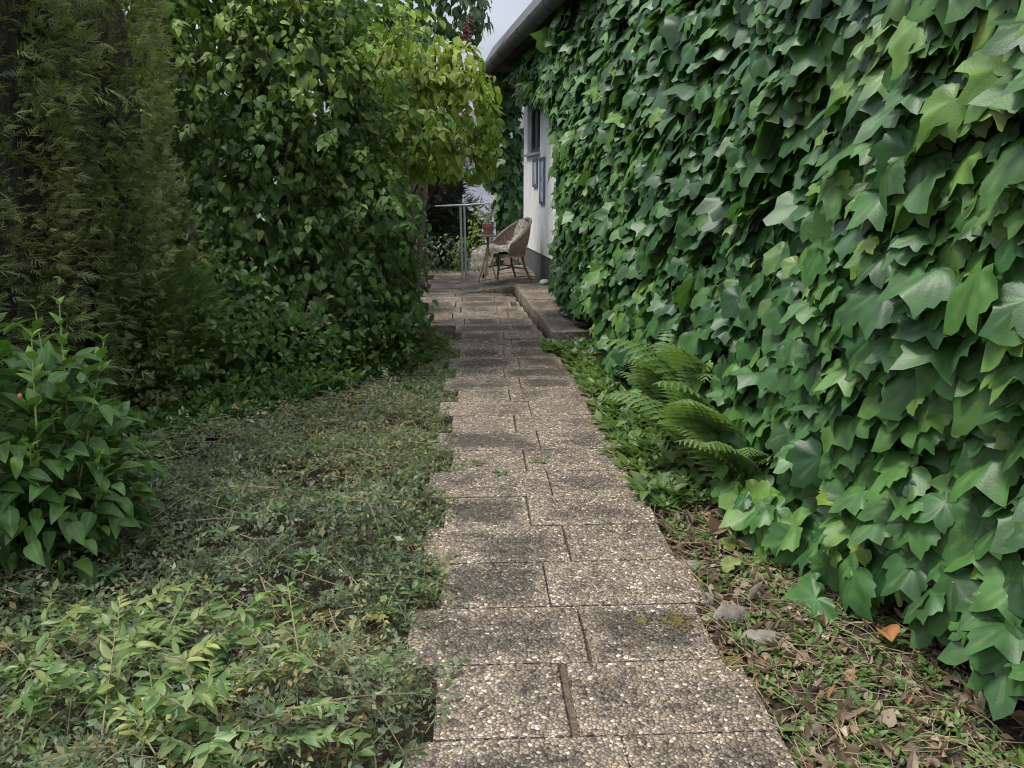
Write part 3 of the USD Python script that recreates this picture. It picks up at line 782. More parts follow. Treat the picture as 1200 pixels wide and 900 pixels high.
shoots(shrub, blobs[:10], 110, 81, heart + oval, m_bush, .085, lambda p: np.clip((p[2] - 1.0) * .3, 0, .75), 0.8)
limbs(shrub, (-1.7, 8.1, -0.05), [(b[0], b[1], b[2] + 0.2) for b in blobs])

under = thing("undergrowth", "dark low undergrowth in the shade between the trimmings and the big green shrub", "undergrowth", base=(-1.4, 6.5, 0), kind="stuff")
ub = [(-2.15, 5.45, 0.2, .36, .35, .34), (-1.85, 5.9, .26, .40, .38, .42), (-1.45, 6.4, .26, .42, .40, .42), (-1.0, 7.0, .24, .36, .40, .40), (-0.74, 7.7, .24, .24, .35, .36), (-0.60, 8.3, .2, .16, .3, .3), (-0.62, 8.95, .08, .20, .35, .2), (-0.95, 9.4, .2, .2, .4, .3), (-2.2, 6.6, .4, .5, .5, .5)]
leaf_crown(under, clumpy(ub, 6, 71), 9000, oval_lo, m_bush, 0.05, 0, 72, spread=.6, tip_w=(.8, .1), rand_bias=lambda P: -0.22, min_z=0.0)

gold = thing("golden_shrub", "yellow-green leaved shrub leaning toward the gutter end, right of the big green shrub", "shrub", base=(-0.45, 9.2, 0.05))
blobs = [(-0.62, 9.1, 2.15, .58, .5, .62), (-0.05, 9.2, 2.05, .32, .38, .55), (-0.80, 8.9, 1.75, .40, .4, .45), (-0.15, 9.2, 2.55, .22, .3, .30), (-0.95, 9.3, 2.45, .45, .45, .42)]
leaf_crown(gold, clumpy(blobs, 9, 63, (.3, .6)), 9000, oval, m_gold, 0.105, 170, 23, young=lambda P: np.clip((P[:, 2] - 2.1) * 0.9, 0, 0.9) * 0.8, rand_bias=lambda P: (P[:, 2] - 2.0) * 0.5, tip_w=(0.5, -0.75), min_z=1.62)
shoots(gold, blobs + [(-1.15, 8.9, 2.75, .45, .4, .4), (-1.5, 8.3, 3.0, .5, .45, .4)], 60, 83, oval, m_gold, .105, lambda p: .45, 1.8, (.3, .6), xmax=0.02)
limbs(gold, (-0.95, 9.5, 0.0), [(b[0], b[1], b[2]) for b in blobs], r0=0.02)

lilac = thing("lilac_tree", "dark drooping-leaved tree with brown seed heads rising behind the golden shrub", "tree", base=(-1.0, 12.4, 0))
blobs = [(-1.0, 12.2, 4.2, .85, .7, .65), (-0.35, 12.2, 3.95, .55, .5, .45), (-1.6, 12.4, 3.8, .8, .6, .6), (-0.8, 12.3, 3.2, .7, .6, .7), (-0.05, 12.1, 3.75, .28, .3, .38)]
leaf_crown(lilac, clumpy(blobs, 4, 65), 5200, oval, m_lilac, 0.13, 110, 25, tip_w=(0.35, -1.0), spread=0.28)
limbs(lilac, (-1.0, 12.5, 0.0), [(b[0], b[1], b[2] + .2) for b in blobs], r0=0.05, name="limb")
tw = curve((-0.1, 12.1, 3.7), (0.03, 12.0, 4.0), (0.07, 12.0, 4.22), (0.16, 12.0, 4.32), n=5)
put("branch", tube(tw, np.linspace(0.012, 0.004, len(tw)), 5), m_bark, lilac)
ks = 15
pp = np.vstack([tw[rng.integers(4, len(tw), ks)] + rng.normal(0, 0.03, (ks, 3))])
put("leaves", joined([scatter(oval[0], pp, np.stack([rng.normal(0.3, 0.5, ks), rng.normal(0, .4, ks), -np.ones(ks)], -1), rn(ks) + [0, -0.6, 0.4], rng.uniform(0.10, 0.14, ks), rng.random(ks) * 0.6, rng.random(ks) * 0.2)]), m_lilac, lilac)
for c in ((-0.27, 11.7, 4.12), (-0.23, 11.7, 3.98), (0.04, 11.6, 3.50), (-0.03, 11.6, 3.38), (-0.75, 11.6, 4.32)):
    bits = []
    for _ in range(60):
        s = trimesh.creation.icosphere(0, 0.016); h = rng.random()
        s.apply_translation(np.array(c) + np.array([rng.normal(0, 0.055 * (1 - 0.7 * h)), rng.normal(0, 0.055 * (1 - 0.7 * h)), 0.24 * h - 0.10])); bits.append(s)
    put("seed_head", cat(bits), m_reddead, lilac, kind="stuff")

# ------------------------------------------------------------------ conifers
def spray(seed, n=8, width=0.10):
    r_ = np.random.default_rng(seed)
    it = []
    for q in range(n):
        u = (q + 0.5) / n
        side = -1 if q % 2 else 1
        L = (1 - u) * 0.42 + 0.16
        it.append((kite(width * 1.5, 0.15), (0, u * 0.70, -0.06 * u * u), (side * (0.85 - 0.5 * u), 0.75, r_.normal(0, .15)), (r_.normal(0, .2), 0, 1), L * r_.uniform(.8, 1.15)))
    it.append((kite(width, 0.1), (0, 0, 0), (0, 1, 0), (0, 0, 1), 1.0))
    return merge_templates(it)


sprays = [spray(70 + k) for k in range(4)]
hedge = thing("conifer_hedge", "tall brownish-green clipped conifer hedge at the left edge, ending beside the big green shrub", "hedge", base=(-2.9, 5, 0))
blobs = [(-3.0, 3.6, 1.7, .80, .8, 2.3), (-2.9, 4.6, 1.8, .80, .75, 2.5), (-2.85, 5.5, 1.9, .74, .75, 2.6), (-2.72, 6.25, 1.8, .60, .5, 2.5), (-2.85, 4.1, 0.9, .68, .8, 1.2), (-2.80, 5.1, 0.9, .66, .8, 1.2), (-2.75, 5.0, 2.7, .62, .7, .9), (-2.6, 6.1, 0.8, .5, .45, .9)]
P, N = crown(clumpy(blobs, 7, 67, (.24, .42)), 100000, out=0.20, seed=31, lump=0.32)
ok = (P[:, 2] > 0.05) & (P[:, 2] < 4.1); P, N = P[ok], N[ok]; k = len(P)
tip = N * 0.9 + np.array([0, 0, 0.25]) + rn(k, 0.42); nrm = np.array([0, 0, 0.9]) + N * 0.3 + rn(k, 0.5)
brown = np.clip((meshkit.fbm(P * 1.5, 3, 8) - 0.44) * 3.0, 0, 0.85) * rng.random(k)
rand = np.clip(0.35 + rng.normal(0, 0.22, k) + (meshkit.fbm(P * 2.0, 3, 9) - 0.5) * 1.1, 0, 1)
wh = rng.integers(0, 4, k); sz = np.clip(rng.normal(0.082, 0.024, k), 0.04, 0.15)
put("sprays", joined([scatter(sprays[q], P[wh == q], tip[wh == q], nrm[wh == q], sz[wh == q], rand[wh == q], brown[wh == q]) for q in range(4)]), m_thuja, hedge, kind="stuff")
for yv in (3.6, 4.6, 5.5):
    put("trunk", tube(curve((-2.95, yv, -0.05), (-2.92, yv + .03, 1.2), (-2.95, yv, 3.4), n=5), np.linspace(0.07, 0.02, 11), 8), m_bark, hedge)
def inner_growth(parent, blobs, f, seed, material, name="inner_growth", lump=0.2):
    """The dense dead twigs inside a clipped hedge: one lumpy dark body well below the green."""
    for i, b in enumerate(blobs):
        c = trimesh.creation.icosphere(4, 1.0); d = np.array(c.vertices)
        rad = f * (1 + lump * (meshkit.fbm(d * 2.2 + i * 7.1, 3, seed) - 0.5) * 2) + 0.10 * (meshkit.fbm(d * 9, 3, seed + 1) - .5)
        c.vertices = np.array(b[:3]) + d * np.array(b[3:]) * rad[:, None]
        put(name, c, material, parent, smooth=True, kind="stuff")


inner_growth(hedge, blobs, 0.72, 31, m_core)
# inner dead twigs of the hedge
tws = []
for b in blobs[:4]:
    for _ in range(60):
        z0 = rng.uniform(0.3, 3.4); an = rng.uniform(0, 2 * math.pi); e = np.array([b[0] + 0.62 * b[3] * math.cos(an), b[1] + 0.62 * b[4] * math.sin(an), z0 + 0.3])
        tws.append(tube(curve((b[0], b[1], z0), (np.array([b[0], b[1], z0]) + e) / 2 + rng.normal(0, .04, 3), e, n=3), np.linspace(0.010, 0.004, 7), 4, cap=False))
put("twigs", cat(tws), m_bark, hedge, kind="stuff")

needle = [spray(80 + k, n=14, width=0.05) for k in range(3)]
yew = thing("small_yew", "small bright-green feathery yew at the foot of the hedge", "shrub", base=(-2.15, 6.1, 0))
P, N = crown([(-2.2, 6.05, 0.62, .36, .34, .42), (-2.35, 6.1, 0.35, .38, .35, .35)], 2600, out=0.35, seed=33, lump=0.3)
ok = P[:, 2] > 0.04; P, N = P[ok], N[ok]; k = len(P)
tip = N * 0.7 + np.array([0.35, 0, 0.45]) + rn(k, 0.2); wh = rng.integers(0, 3, k)
put("sprays", joined([scatter(needle[q], P[wh == q], tip[wh == q], (np.array([0, 0, 1.0]) + rn(k, 0.3))[wh == q], rng.uniform(0.10, 0.17, (wh == q).sum()), rng.random((wh == q).sum()), 0.12 * rng.random((wh == q).sum())) for q in range(3)]), m_yew, yew, kind="stuff")
limbs(yew, (-2.2, 6.1, 0), [(-2.1, 6.0, .8), (-2.4, 6.05, .7)], r0=0.015)

ever = thing("dark_evergreen", "dark evergreen tree behind the metal drying frame, beyond the terrace", "tree", base=(-0.5, 15.6, 0))
P, N = crown([(-0.62, 15.6, 1.5, .62, .6, 1.5), (-0.2, 15.4, 0.6, .55, .5, .8), (-1.3, 15.6, 1.8, .9, .6, 1.8), (-0.45, 15.5, 2.5, .40, .4, 0.8)], 6000, out=0.3, seed=35)
ok = P[:, 2] > 0.03; P, N = P[ok], N[ok]; k = len(P); wh = rng.integers(0, 4, k)
put("sprays", joined([scatter(sprays[q], P[wh == q], (N * .8 + rn(k, .4))[wh == q], (np.array([0, 0, .8]) + rn(k, .4))[wh == q], rng.uniform(.12, .22, (wh == q).sum()), rng.random((wh == q).sum()), 0.3 * rng.random((wh == q).sum())) for q in range(4)]), m_dark, ever, kind="stuff")
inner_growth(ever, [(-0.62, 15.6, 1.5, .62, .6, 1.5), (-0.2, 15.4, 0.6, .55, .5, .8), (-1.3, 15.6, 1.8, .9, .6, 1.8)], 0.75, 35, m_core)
put("trunk", tube(curve((-0.5, 15.6, -.05), (-.5, 15.6, 1.2), (-.5, 15.6, 2.8), n=4), np.linspace(.08, .02, 9), 8), m_bark, ever)

low = thing("low_bright_shrub", "small light-green shrub beneath the right end of the drying frame", "shrub", base=(0.28, 14.6, 0.1))
leaf_crown(low, [(0.28, 14.6, 0.75, .26, .3, .5), (0.02, 14.4, 0.42, .3, .3, .32)], 800, oval_lo, m_gold, 0.07, 0, 37, rand_bias=lambda P: -0.25)
limbs(low, (0.2, 14.6, 0.05), [(0.28, 14.6, 0.9), (0.05, 14.5, 0.5)], r0=0.01, r1=0.004)
edge_hedge = thing("terrace_edge_shrub", "low dark shrubbery along the far terrace edge, under the drying frame", "shrub", base=(-0.4, 13.9, 0.05))
leaf_crown(edge_hedge, [(-0.55, 14.0, 0.35, .5, .35, .38), (0.05, 14.1, 0.30, .42, .3, .33), (0.5, 14.3, 0.3, .4, .3, .4), (-1.0, 13.6, .5, .4, .5, .5)], 2600, oval_lo, m_lilac, 0.06, 0, 39)
limbs(edge_hedge, (-0.4, 14.0, 0.05), [(-0.55, 14.0, 0.5), (0.05, 14.1, 0.4)], r0=0.01, r1=0.004)

# ivy clump on a post beyond the house corner
post_ivy = thing("ivy_clad_post", "tall post wrapped in ivy, at the corner beyond the white wall", "ivy", base=(0.55, 14.6, 0.1))
put("post", box((0.44, 14.55, 0.05), (0.56, 14.67, 3.3)), m_bark, post_ivy)
blobs = [(0.55, 14.4, 3.1, .36, .3, .42), (0.48, 14.6, 2.9, .27, .25, .55), (0.62, 14.5, 2.1, .26, .25, .75), (0.72, 14.5, 1.2, .24, .25, .65), (0.42, 14.7, 2.2, .26, .25, .8)]
P, N = crown(blobs, 2000, out=0.3, seed=41); k = len(P); wh = rng.integers(0, 3, k)
tip = N * 0.4 + np.array([0, 0, -1.0]) + rn(k, .3); nrm = N * .8 + np.array([0, 0, .5]) + rn(k, .25); sz = np.clip(rng.normal(.15, .03, k), .07, .22)
ra = np.clip(0.4 + rng.normal(0, .25, k), 0, 1); ag = np.clip((P[:, 2] - 1.0) * .25 + rng.normal(0, .18, k) - 2.0 * (P[:, 0] - 0.36), 0, .9)
leafy(post_ivy, [scatter(ivy_far[q], P[wh == q], tip[wh == q], nrm[wh == q], sz[wh == q], ra[wh == q], ag[wh == q]) for q in range(3)], [P[wh == q] for q in range(3)], [sz[wh == q] for q in range(3)], m_ivy, 90)

# neighbour's house far behind
far = thing("neighbour_house", "pale grey neighbouring house wall seen between evergreen and ivy post", "house", base=(0.6, 22, 0))
put("wall", box((-0.6, 22.0, -0.2), (7.0, 27.0, 2.35)), m_far, far)
rf = trimesh.Trimesh([[-0.8, 21.7, 2.35], [7.2, 21.7, 2.35], [7.2, 27.3, 2.35], [-0.8, 27.3, 2.35], [-0.8, 24.5, 3.5], [7.2, 24.5, 3.5]],
                     [[0, 1, 5], [0, 5, 4], [2, 3, 4], [2, 4, 5], [1, 2, 5], [3, 0, 4], [0, 3, 2], [0, 2, 1]], process=False)
rf.apply_translation([0, 0, 0.003])
put("roof", rf, m_roof, far)

# trees closing the view behind the shrubs
back = thing("background_tree", "dense dark tree standing behind the heart-leaved shrub, seen through its gaps", "tree", base=(-2.6, 12.5, 0))
leaf_crown(back, [(-2.8, 12.8, 2.4, 1.3, .8, 1.9), (-4.6, 11.5, 2.6, 1.4, .8, 2.1), (-1.6, 13.2, 1.6, .9, .7, 1.3), (-2.2, 12.9, 3.6, .9, .7, .8), (-3.7, 11.9, 4.1, 1.0, .8, .9), (-5.6, 10.2, 2.5, 1.2, .9, 2.4), (-3.2, 12.6, 3.4, 1.2, .8, .9), (-3.6, 9.9, .9, 1.1, .7, 1.1), (-2.0, 10.4, .9, 1.2, .7, 1.1), (-5.2, 8.6, 1.0, 1.2, .9, 1.2)], 18000, oval_lo, m_lilac, 0.17, 0, 43, out=.4)
put("trunk", tube(curve((-2.6, 12.8, -.05), (-2.65, 12.8, 1.2), (-2.6, 12.8, 2.6), n=4), np.linspace(.11, .03, 9), 8), m_bark, back)

# ------------------------------------------------------------------ glossy shrub, front left
glossy = thing("glossy_shrub", "glossy broad-leaved shrub with red buds at the left edge, before the hedge", "shrub", base=(-1.9, 3.3, 0.05))
gl = [ovate_leaf(90 + k, 0.56, segs=6, fold=0.40, droop=0.30) for k in range(5)]
pos, tp, nm, sz, ra, ag = [], [], [], [], [], []
shoots = [(-1.30, 3.35, 0.95), (-1.42, 3.05, 1.02), (-1.58, 3.10, 1.16), (-1.50, 3.45, 1.08), (-1.72, 2.95, 1.20), (-1.85, 3.15, 1.30), (-1.62, 3.5, 1.05), (-1.38, 3.3, .72), (-1.45, 3.0, .62),
          (-1.72, 3.35, 1.12), (-1.60, 2.88, .80), (-1.95, 3.5, 1.25), (-2.1, 3.1, 1.3), (-1.28, 3.15, 0.55), (-1.8, 2.85, 0.95), (-1.53, 3.25, 0.9), (-1.35, 3.5, 0.45), (-1.66, 3.2, 1.0)]
for (x, yv, h) in shoots:
    x -= 0.13
    b = np.array([-1.85 + 0.35 * (x + 1.85) + rng.normal(0, .05), 3.35 + .3 * (yv - 3.35), 0.0]); e = np.array([x, yv, h])
    c = curve(b, b + (e - b) * [0.55, .55, .4] + rng.normal(0, .03, 3), e, n=8)
    put("shoot", tube(c, np.linspace(0.007, 0.0025, len(c)), 5), m_stem, glossy)
    d = unit(np.gradient(c, axis=0))
    a0 = rng.uniform(0, 6.28)
    for q in range(13):
        u = 0.25 + 0.75 * q / 12; at = c[int(u * (len(c) - 1))]
        for s in (0, 1):
            an = a0 + q * math.pi / 2 + s * math.pi + rng.normal(0, .25); L = 0.100 * (1.05 - 0.52 * max(0, (u - 0.6) / 0.4) ** 1.6) * rng.uniform(.8, 1.2)
            out = np.array([math.cos(an), math.sin(an), 0.6 + 1.1 * max(0, (u - .7) / .3)]) + 0.3 * d[int(u * (len(c) - 1))]
            pos.append(at); tp.append(out + rng.normal(0, .12, 3)); nm.append(np.array([-0.35 * math.cos(an), -0.35 * math.sin(an), 1.0]) + rng.normal(0, .2, 3)); sz.append(L); ra.append(rng.random() * .7 + .2); ag.append(np.clip((u - .78) * 3.2, 0, .85) * rng.uniform(.5, 1.1))
Pc, Nc = crown([(-2.05, 3.35, 0.50, .58, .5, .58), (-1.65, 3.3, 0.40, .28, .35, .42)], 1500, out=.5, seed=51, front_only=False)
ok = Pc[:, 2] > 0.04
for p, n in zip(Pc[ok], Nc[ok]):
    pos.append(p); tp.append(n * .8 + [0, 0, -.2] + rng.normal(0, .35, 3)); nm.append(n * .4 + [0, 0, .9] + rng.normal(0, .3, 3)); sz.append(rng.uniform(.07, .13)); ra.append(rng.random() * .6); ag.append(.25 * rng.random() ** 3)
pos, tp, nm, sz, ra, ag = map(np.array, (pos, tp, nm, sz, ra, np.clip(ag, 0, 1))); wh = rng.integers(0, 5, len(pos))
leafy(glossy, [scatter(gl[q], pos[wh == q], tp[wh == q], nm[wh == q], sz[wh == q], ra[wh == q], ag[wh == q]) for q in range(5)], [pos[wh == q] + .4 * sz[wh == q][:, None] * unit(tp[wh == q]) for q in range(5)], [sz[wh == q] for q in range(5)], m_shrub, 270)
for c in ((-1.72, 2.98, 0.92), (-1.70, 2.95, 0.94), (-1.57, 2.96, 0.83), (-1.66, 2.90, .78), (-1.72, 2.86, 0.98)):
    s = trimesh.creation.icosphere(2, 0.0075); s.apply_scale([1, 1, 1.3]); s.apply_translation(c); put("bud", s, m_bud, glossy, smooth=True)


# ------------------------------------------------------------------ ferns
def pinna(seed, segs=9):
    """One leaflet of a frond: a narrow lance with a scalloped margin, slightly folded."""
    r_ = np.random.default_rng(seed); u = np.linspace(0, 1, segs + 1)
    w = 0.135 * (1 - u) ** 0.6 * (1 + 0.38 * ((np.arange(segs + 1) % 2) * 2 - 1)) + 0.004
    v, f, b = [], [], []
    for k in range(segs + 1):
        for q in (-1, 0, 1):
            v.append([q * w[k] + 0.05 * u[k] ** 2, u[k], -0.16 * u[k] ** 2 + abs(q) * w[k] * 0.35]); b.append(1.0 if q == 0 else 0.0)
    for k in range(segs):
        for q in (0, 1):
            i = k * 3 + q
            f += [[i, i + 1, i + 4], [i, i + 4, i + 3]]
    return template(v, f, b)


pin = [pinna(3), pinna(4)]


def frond(base, az, length, arch, seed):
    r_ = np.random.default_rng(seed)
    NP = 22; u = np.linspace(0, 1, NP); h = np.array([math.cos(az), math.sin(az), 0])
    el0 = arch
    ang = el0 - (el0 + r_.uniform(-.1, .7)) * u ** r_.uniform(1.6, 2.8)
    st = np.stack([np.cos(ang)[:, None] * h + np.sin(ang)[:, None] * np.array([0, 0, 1.0])], 0)[0]
    c = np.array(base) + np.vstack([[0, 0, 0], np.cumsum(st[:-1] * length / (NP - 1), 0)])
    side = np.array([-h[1], h[0], 0]); items = []
    P, T, Nn, S = [], [], [], []
    for k in range(3, NP):
        v = (k - 3) / (NP - 4)
        L = length * 0.27 * math.sin(math.pi * (0.14 + 0.86 * v) ** 0.75) ** 0.9 + 0.008
        nrm = np.cross(side, st[k]); nrm = nrm if nrm[2] > -.2 else -nrm
        for s in (-1, 1):
            P.append(c[k]); T.append(s * side + st[k] * (.35 + .5 * v) - np.array([0, 0, .18])); Nn.append(nrm + s * 0.12 * side + r_.normal(0, .1, 3)); S.append(L)
    P, T, Nn, S = map(np.array, (P, T, Nn, S)); r0 = r_.uniform(.2, .9)
    sc = scatter(pin[seed % 2], P, T, Nn, S, np.full(len(P), r0) + r_.normal(0, .05, len(P)), np.full(len(P), max(0, r_.normal(0.0, .14))))
    d = joined([sc])
    rt = tube(c, [.004, .0012], 4, cap=False); tm = template(rt.vertices, rt.faces)
    d["f"] = np.vstack([d["f"], tm[1] + len(d["v"])]); d["v"] = np.vstack([d["v"], tm[0]]); d["n"] = np.vstack([d["n"], tm[2]]); d["t"] = np.vstack([d["t"], np.tile([.9, .3, 0], (len(tm[0]), 1))])
    return d


for (bx, by, nf, L, lab) in ((1.32, 4.3, 15, .74, "tallest fern below the ivy, its upright tips against the leaves"), (1.34, 3.85, 13, .56, "fern with broad fronds drooping over dead leaves at the soil"),
                             (1.24, 5.0, 13, .62, "fern farthest along the path edge, beside weeds"), (1.38, 4.65, 12, .88, "fern pressed back against the ivy behind the others")):
    bz = float(ground_z(bx, by))
    t = thing("fern", lab, "fern", base=(bx, by, bz), group="ferns between path and ivy")
    for q in range(nf):
        az = 2 * math.pi * (q + rng.uniform(-.3, .3)) / nf
        put("frond", frond((bx, by, bz), az, L * rng.uniform(.8, 1.25), rng.uniform(.9, 1.5), int(rng.integers(1e6))), m_fern, t)

# ------------------------------------------------------------------ wicker chair, sheepskin, stand, pot
CH = np.array([0.50, 12.0, 0.0]); CZ = 0.245
ca = math.radians(204)                                    # facing left, a little towards the viewer
cR = np.array([[math.cos(ca), -math.sin(ca), 0], [math.sin(ca), math.cos(ca), 0], [0, 0, 1]])
cw = lambda p: 0.93 * np.asarray(p, float) @ cR.T + CH + [0, 0, CZ]   # local: x forward, y left
chair = thing("wicker_chair", "brown wicker tub chair with dark cane legs against the white wall", "chair", base=CH + [0, 0, CZ])
th = np.linspace(math.radians(74), math.radians(286), 61)
rim_z = 0.60 + 0.28 * np.clip(-np.cos(th), -0.4, 1)
R0, R1 = 0.27, 0.355
top = np.stack([R1 * np.cos(th) - 0.02, R1 * 0.95 * np.sin(th), rim_z], -1); bot = np.stack([R0 * np.cos(th), R0 * np.sin(th), np.full_like(th, 0.36)], -1)
rods = []
for q in range(61):
    m = (top[q] + bot[q]) / 2 + [0.012 * math.cos(th[q]), 0.012 * math.sin(th[q]), 0]
    rods.append(tube(cw(np.array([bot[q], m, top[q]])), 0.0052, 5, cap=False))
for u in np.linspace(0.03, 0.97, 22):
    ring = bot + (top - bot) * u; wv = 0.005 * np.where(np.arange(61) % 2, 1, -1)
    ring = ring + np.stack([np.cos(th) * wv, np.sin(th) * wv, 0 * th], -1) + np.stack([.02 * math.sin(math.pi * u) * np.cos(th), .02 * math.sin(math.pi * u) * np.sin(th), 0 * th], -1)
    rods.append(tube(cw(ring), 0.0055, 4, cap=False))
put("woven_back", cat(rods), m_wicker, chair)
put("rim", tube(cw(top + [0, 0, 0.008]), 0.02, 8), m_wicker, chair, smooth=True)
front_l = cw(np.array([top[0], (top[0] + bot[0]) / 2 + [0.015, 0, 0], bot[0]])); front_r = cw(np.array([top[-1], (top[-1] + bot[-1]) / 2 + [0.015, 0, 0], bot[-1]]))
put("arm_post", tube(front_l, 0.016, 7), m_wicker, chair, smooth=True); put("arm_post", tube(front_r, 0.016, 7), m_wicker, chair, smooth=True)
seat = trimesh.creation.cylinder(0.285, 0.045, sections=40); seat.apply_translation([0, 0, 0.365]); seat = trimesh.Trimesh(cw(seat.vertices), seat.faces, process=False)
put("seat", seat, m_wicker, chair)
for (x, yv) in ((.22, .2), (.22, -.2), (-.2, .2), (-.2, -.2)):
    f = 1.0 if x > 0 else 1.9
    put("leg", tube(cw(curve((x * .9, yv * .9, .36), (x * 1.02, yv * 1.05, .2), (x * (1 + .22 * f), yv * 1.25, 0.0), n=4)), np.linspace(.019, .015, 9), 7), m_cane, chair, smooth=True)
put("stretcher", tube(cw(np.array([[.23, .21, .16], [0.0, .2, .2], [-.24, .22, .16]])), .011, 6), m_cane, chair)
put("stretcher", tube(cw(np.array([[.23, -.21, .16], [0.0, -.2, .2], [-.24, -.22, .16]])), .011, 6), m_cane, chair)
# sheepskin over seat and front edge
u = np.linspace(0, 1, 40); v_ = np.linspace(-1, 1, 26)
prof = curve((-.30, 0, .86), (-.26, 0, .66), (-.16, 0, .50), (.02, 0, .47), (.26, 0, .49), (.40, 0, .41), (.43, 0, .26), (.42, 0, .15), n=8)
pu = np.stack([np.interp(np.linspace(0, 1, 60), np.linspace(0, 1, len(prof)), prof[:, q]) for q in range(3)], -1)
wd = np.interp(np.linspace(0, 1, 60), [0, .15, .4, .6, .8, 1], [.16, .22, .25, .30, .33, .20])
S = pu[:, None, :] + np.stack([0 * v_[None] * wd[:, None], v_[None] * wd[:, None], -.05 * np.abs(v_[None]) ** 2 * np.ones((60, 1))], -1)
nz = meshkit.fbm(S.reshape(-1, 3) * 14, 3, 3).reshape(60, 26)
dz = (nz - .3) * .12
S = S + np.stack([dz * .6, 0 * dz, dz * .7], -1)
S2 = S - np.stack([0.02 + 0 * dz, 0 * dz, 0.025 + 0 * dz], -1)
vv = np.vstack([cw(S.reshape(-1, 3)), cw(S2.reshape(-1, 3))])
i, j = np.meshgrid(np.arange(59), np.arange(25), indexing="ij"); a = i * 26 + j
q1 = np.stack([a, a + 26, a + 27, a + 1], -1).reshape(-1, 4); q2 = q1[:, ::-1] + 60 * 26
ringi = [k * 26 for k in range(60)] + [59 * 26 + k for k in range(1, 26)] + [k * 26 + 25 for k in range(58, -1, -1)] + [k for k in range(24, 0, -1)]
rr = np.array(ringi); r2 = np.roll(rr, -1)
q3 = np.stack([r2, r2 + 1560, rr + 1560, rr], -1)
skin = thing("sheepskin", "cream curly sheepskin draped over the wicker chair's seat", "sheepskin", base=CH + [0, 0, CZ + .4])
put("hide", (vv, np.vstack([q1, q2, q3])), m_wool, skin, smooth=True)
tf = []
for _ in range(900):
    a_i, b_i = rng.integers(0, 60), rng.integers(0, 26); p = S[a_i, b_i]
    dr = unit(np.array([.7, rng.normal(0, .5), .4 - .9 * (a_i > 40)]) + rng.normal(0, .4, 3)); L = rng.uniform(.02, .045)
    tf.append(tube(cw(np.array([p, p + dr * L * .6, p + dr * L + [0, 0, -.012]])), np.array([.006, .005, .001]), 4, cap=False))
put("wool", cat(tf), m_wool, skin, kind="stuff")

TB = np.array([0.24, 11.62, 0.235]); TH = 0.62
stand = thing("plant_stand", "small round three-legged wooden stand in front of the wicker chair", "stand", base=TB)
tt = trimesh.creation.revolve(np.array([[0, 0], [.118, 0], [.127, .004], [.13, .012], [.127, .02], [.118, .024], [0, .024]]), sections=32); tt.apply_translation(TB + [0, 0, TH]); put("top", tt, m_wood, stand, smooth=35)
put("post", tube(TB + np.array([[0, 0, TH - .002], [0, 0, .5], [0, 0, .40]]), [.02, .018, .022], 10), m_cane, stand, smooth=True)
for an in (195, 250, 330):
    d = np.array([math.cos(math.radians(an)), math.sin(math.radians(an)), 0])
    put("leg", tube(TB + curve(d * .012 + [0, 0, .45], d * .05 + [0, 0, .30], d * .14 + [0, 0, 0.0], n=4), np.linspace(.013, .011, 9), 7), m_wood, stand, smooth=True)
pot = trimesh.creation.revolve(np.array([[0, 0.0], [.052, 0], [.066, .10], [.078, .10], [.080, .14], [.071, .14], [.066, .108], [.060, .108], [0, .105]]), sections=32); pot.apply_translation(TB + [0, 0, TH + .025])
p_ = thing("flower_pot", "terracotta flower pot standing on the small round stand", "flower pot", base=TB + [0, 0, TH + .025]); put("pot", pot, m_terra, p_, smooth=30)
sd = trimesh.creation.cylinder(.058, .01, sections=24); sd.apply_translation(TB + [0, 0, TH + .025 + .112]); put("soil", sd, m_soil, p_)

# metal drying frame
B = np.array([-0.12, 13.15, 0.17])
rack = thing("drying_frame", "galvanised T-shaped clothes drying frame at the far terrace edge", "drying frame", base=B)
zt = 1.06
for dy in (0.0, 0.05):
    put("bar", tube(np.array([[-0.52, B[1] + dy, B[2] + zt - .012], [-.1, B[1] + dy, B[2] + zt], [.30, B[1] + dy, B[2] + zt + .03]]), .013, 8), m_steel, rack, smooth=True)
for dx in (0.0, 0.055):
    put("post", tube(np.array([[B[0] + dx, B[1] + .025, B[2] - .02], [B[0] + dx - .01, B[1] + .025, B[2] + .5], [B[0] + dx - .018, B[1] + .025, B[2] + zt - .014]]), .016, 8), m_steel, rack, smooth=True)
put("hanger", tube(np.array([[.295, B[1] + .025, B[2] + zt + .028], [.305, B[1] + .02, B[2] + zt - .35], [.31, B[1] + .02, B[2] + .05]]), .009, 6), m_steel, rack)
put("foot", tube(np.array([[B[0] + .10, B[1] + .025, B[2] - .02], [B[0] + .10, B[1] + .025, B[2] + .24], [B[0] + .06, B[1] + .025, B[2] + .27]]), .010, 6), m_steel, rack)

# ------------------------------------------------------------------ clipped hedge trimmings covering the left bed
def sprig(seed, n=7, width=.42):
    r_ = np.random.default_rng(seed); it = []
    lf = template([[0, 0, 0], [-.24, .45, .06], [.24, .45, .06], [0, 1, -.05], [0, .45, 0]], [[0, 4, 1], [0, 2, 4], [1, 4, 3], [4, 2, 3]])
    for q in range(n):
        u_ = (q + .5) / n; an = r_.uniform(0, 6.28)
        it.append((lf, (0.04 * math.sin(5 * u_), u_, .05 * r_.normal()), (math.cos(an), .8, .8 * math.sin(an)), (r_.normal(), r_.normal(), 1), r_.uniform(.19, .31)))
    it.append((template([[-.012, 0, 0], [.012, 0, 0], [.006, 1, 0], [-.006, 1, 0]], [[0, 1, 2], [0, 2, 3]]), (0, 0, 0), (0, 1, 0), (0, 0, 1), 1.0))
    return merge_templates(it)


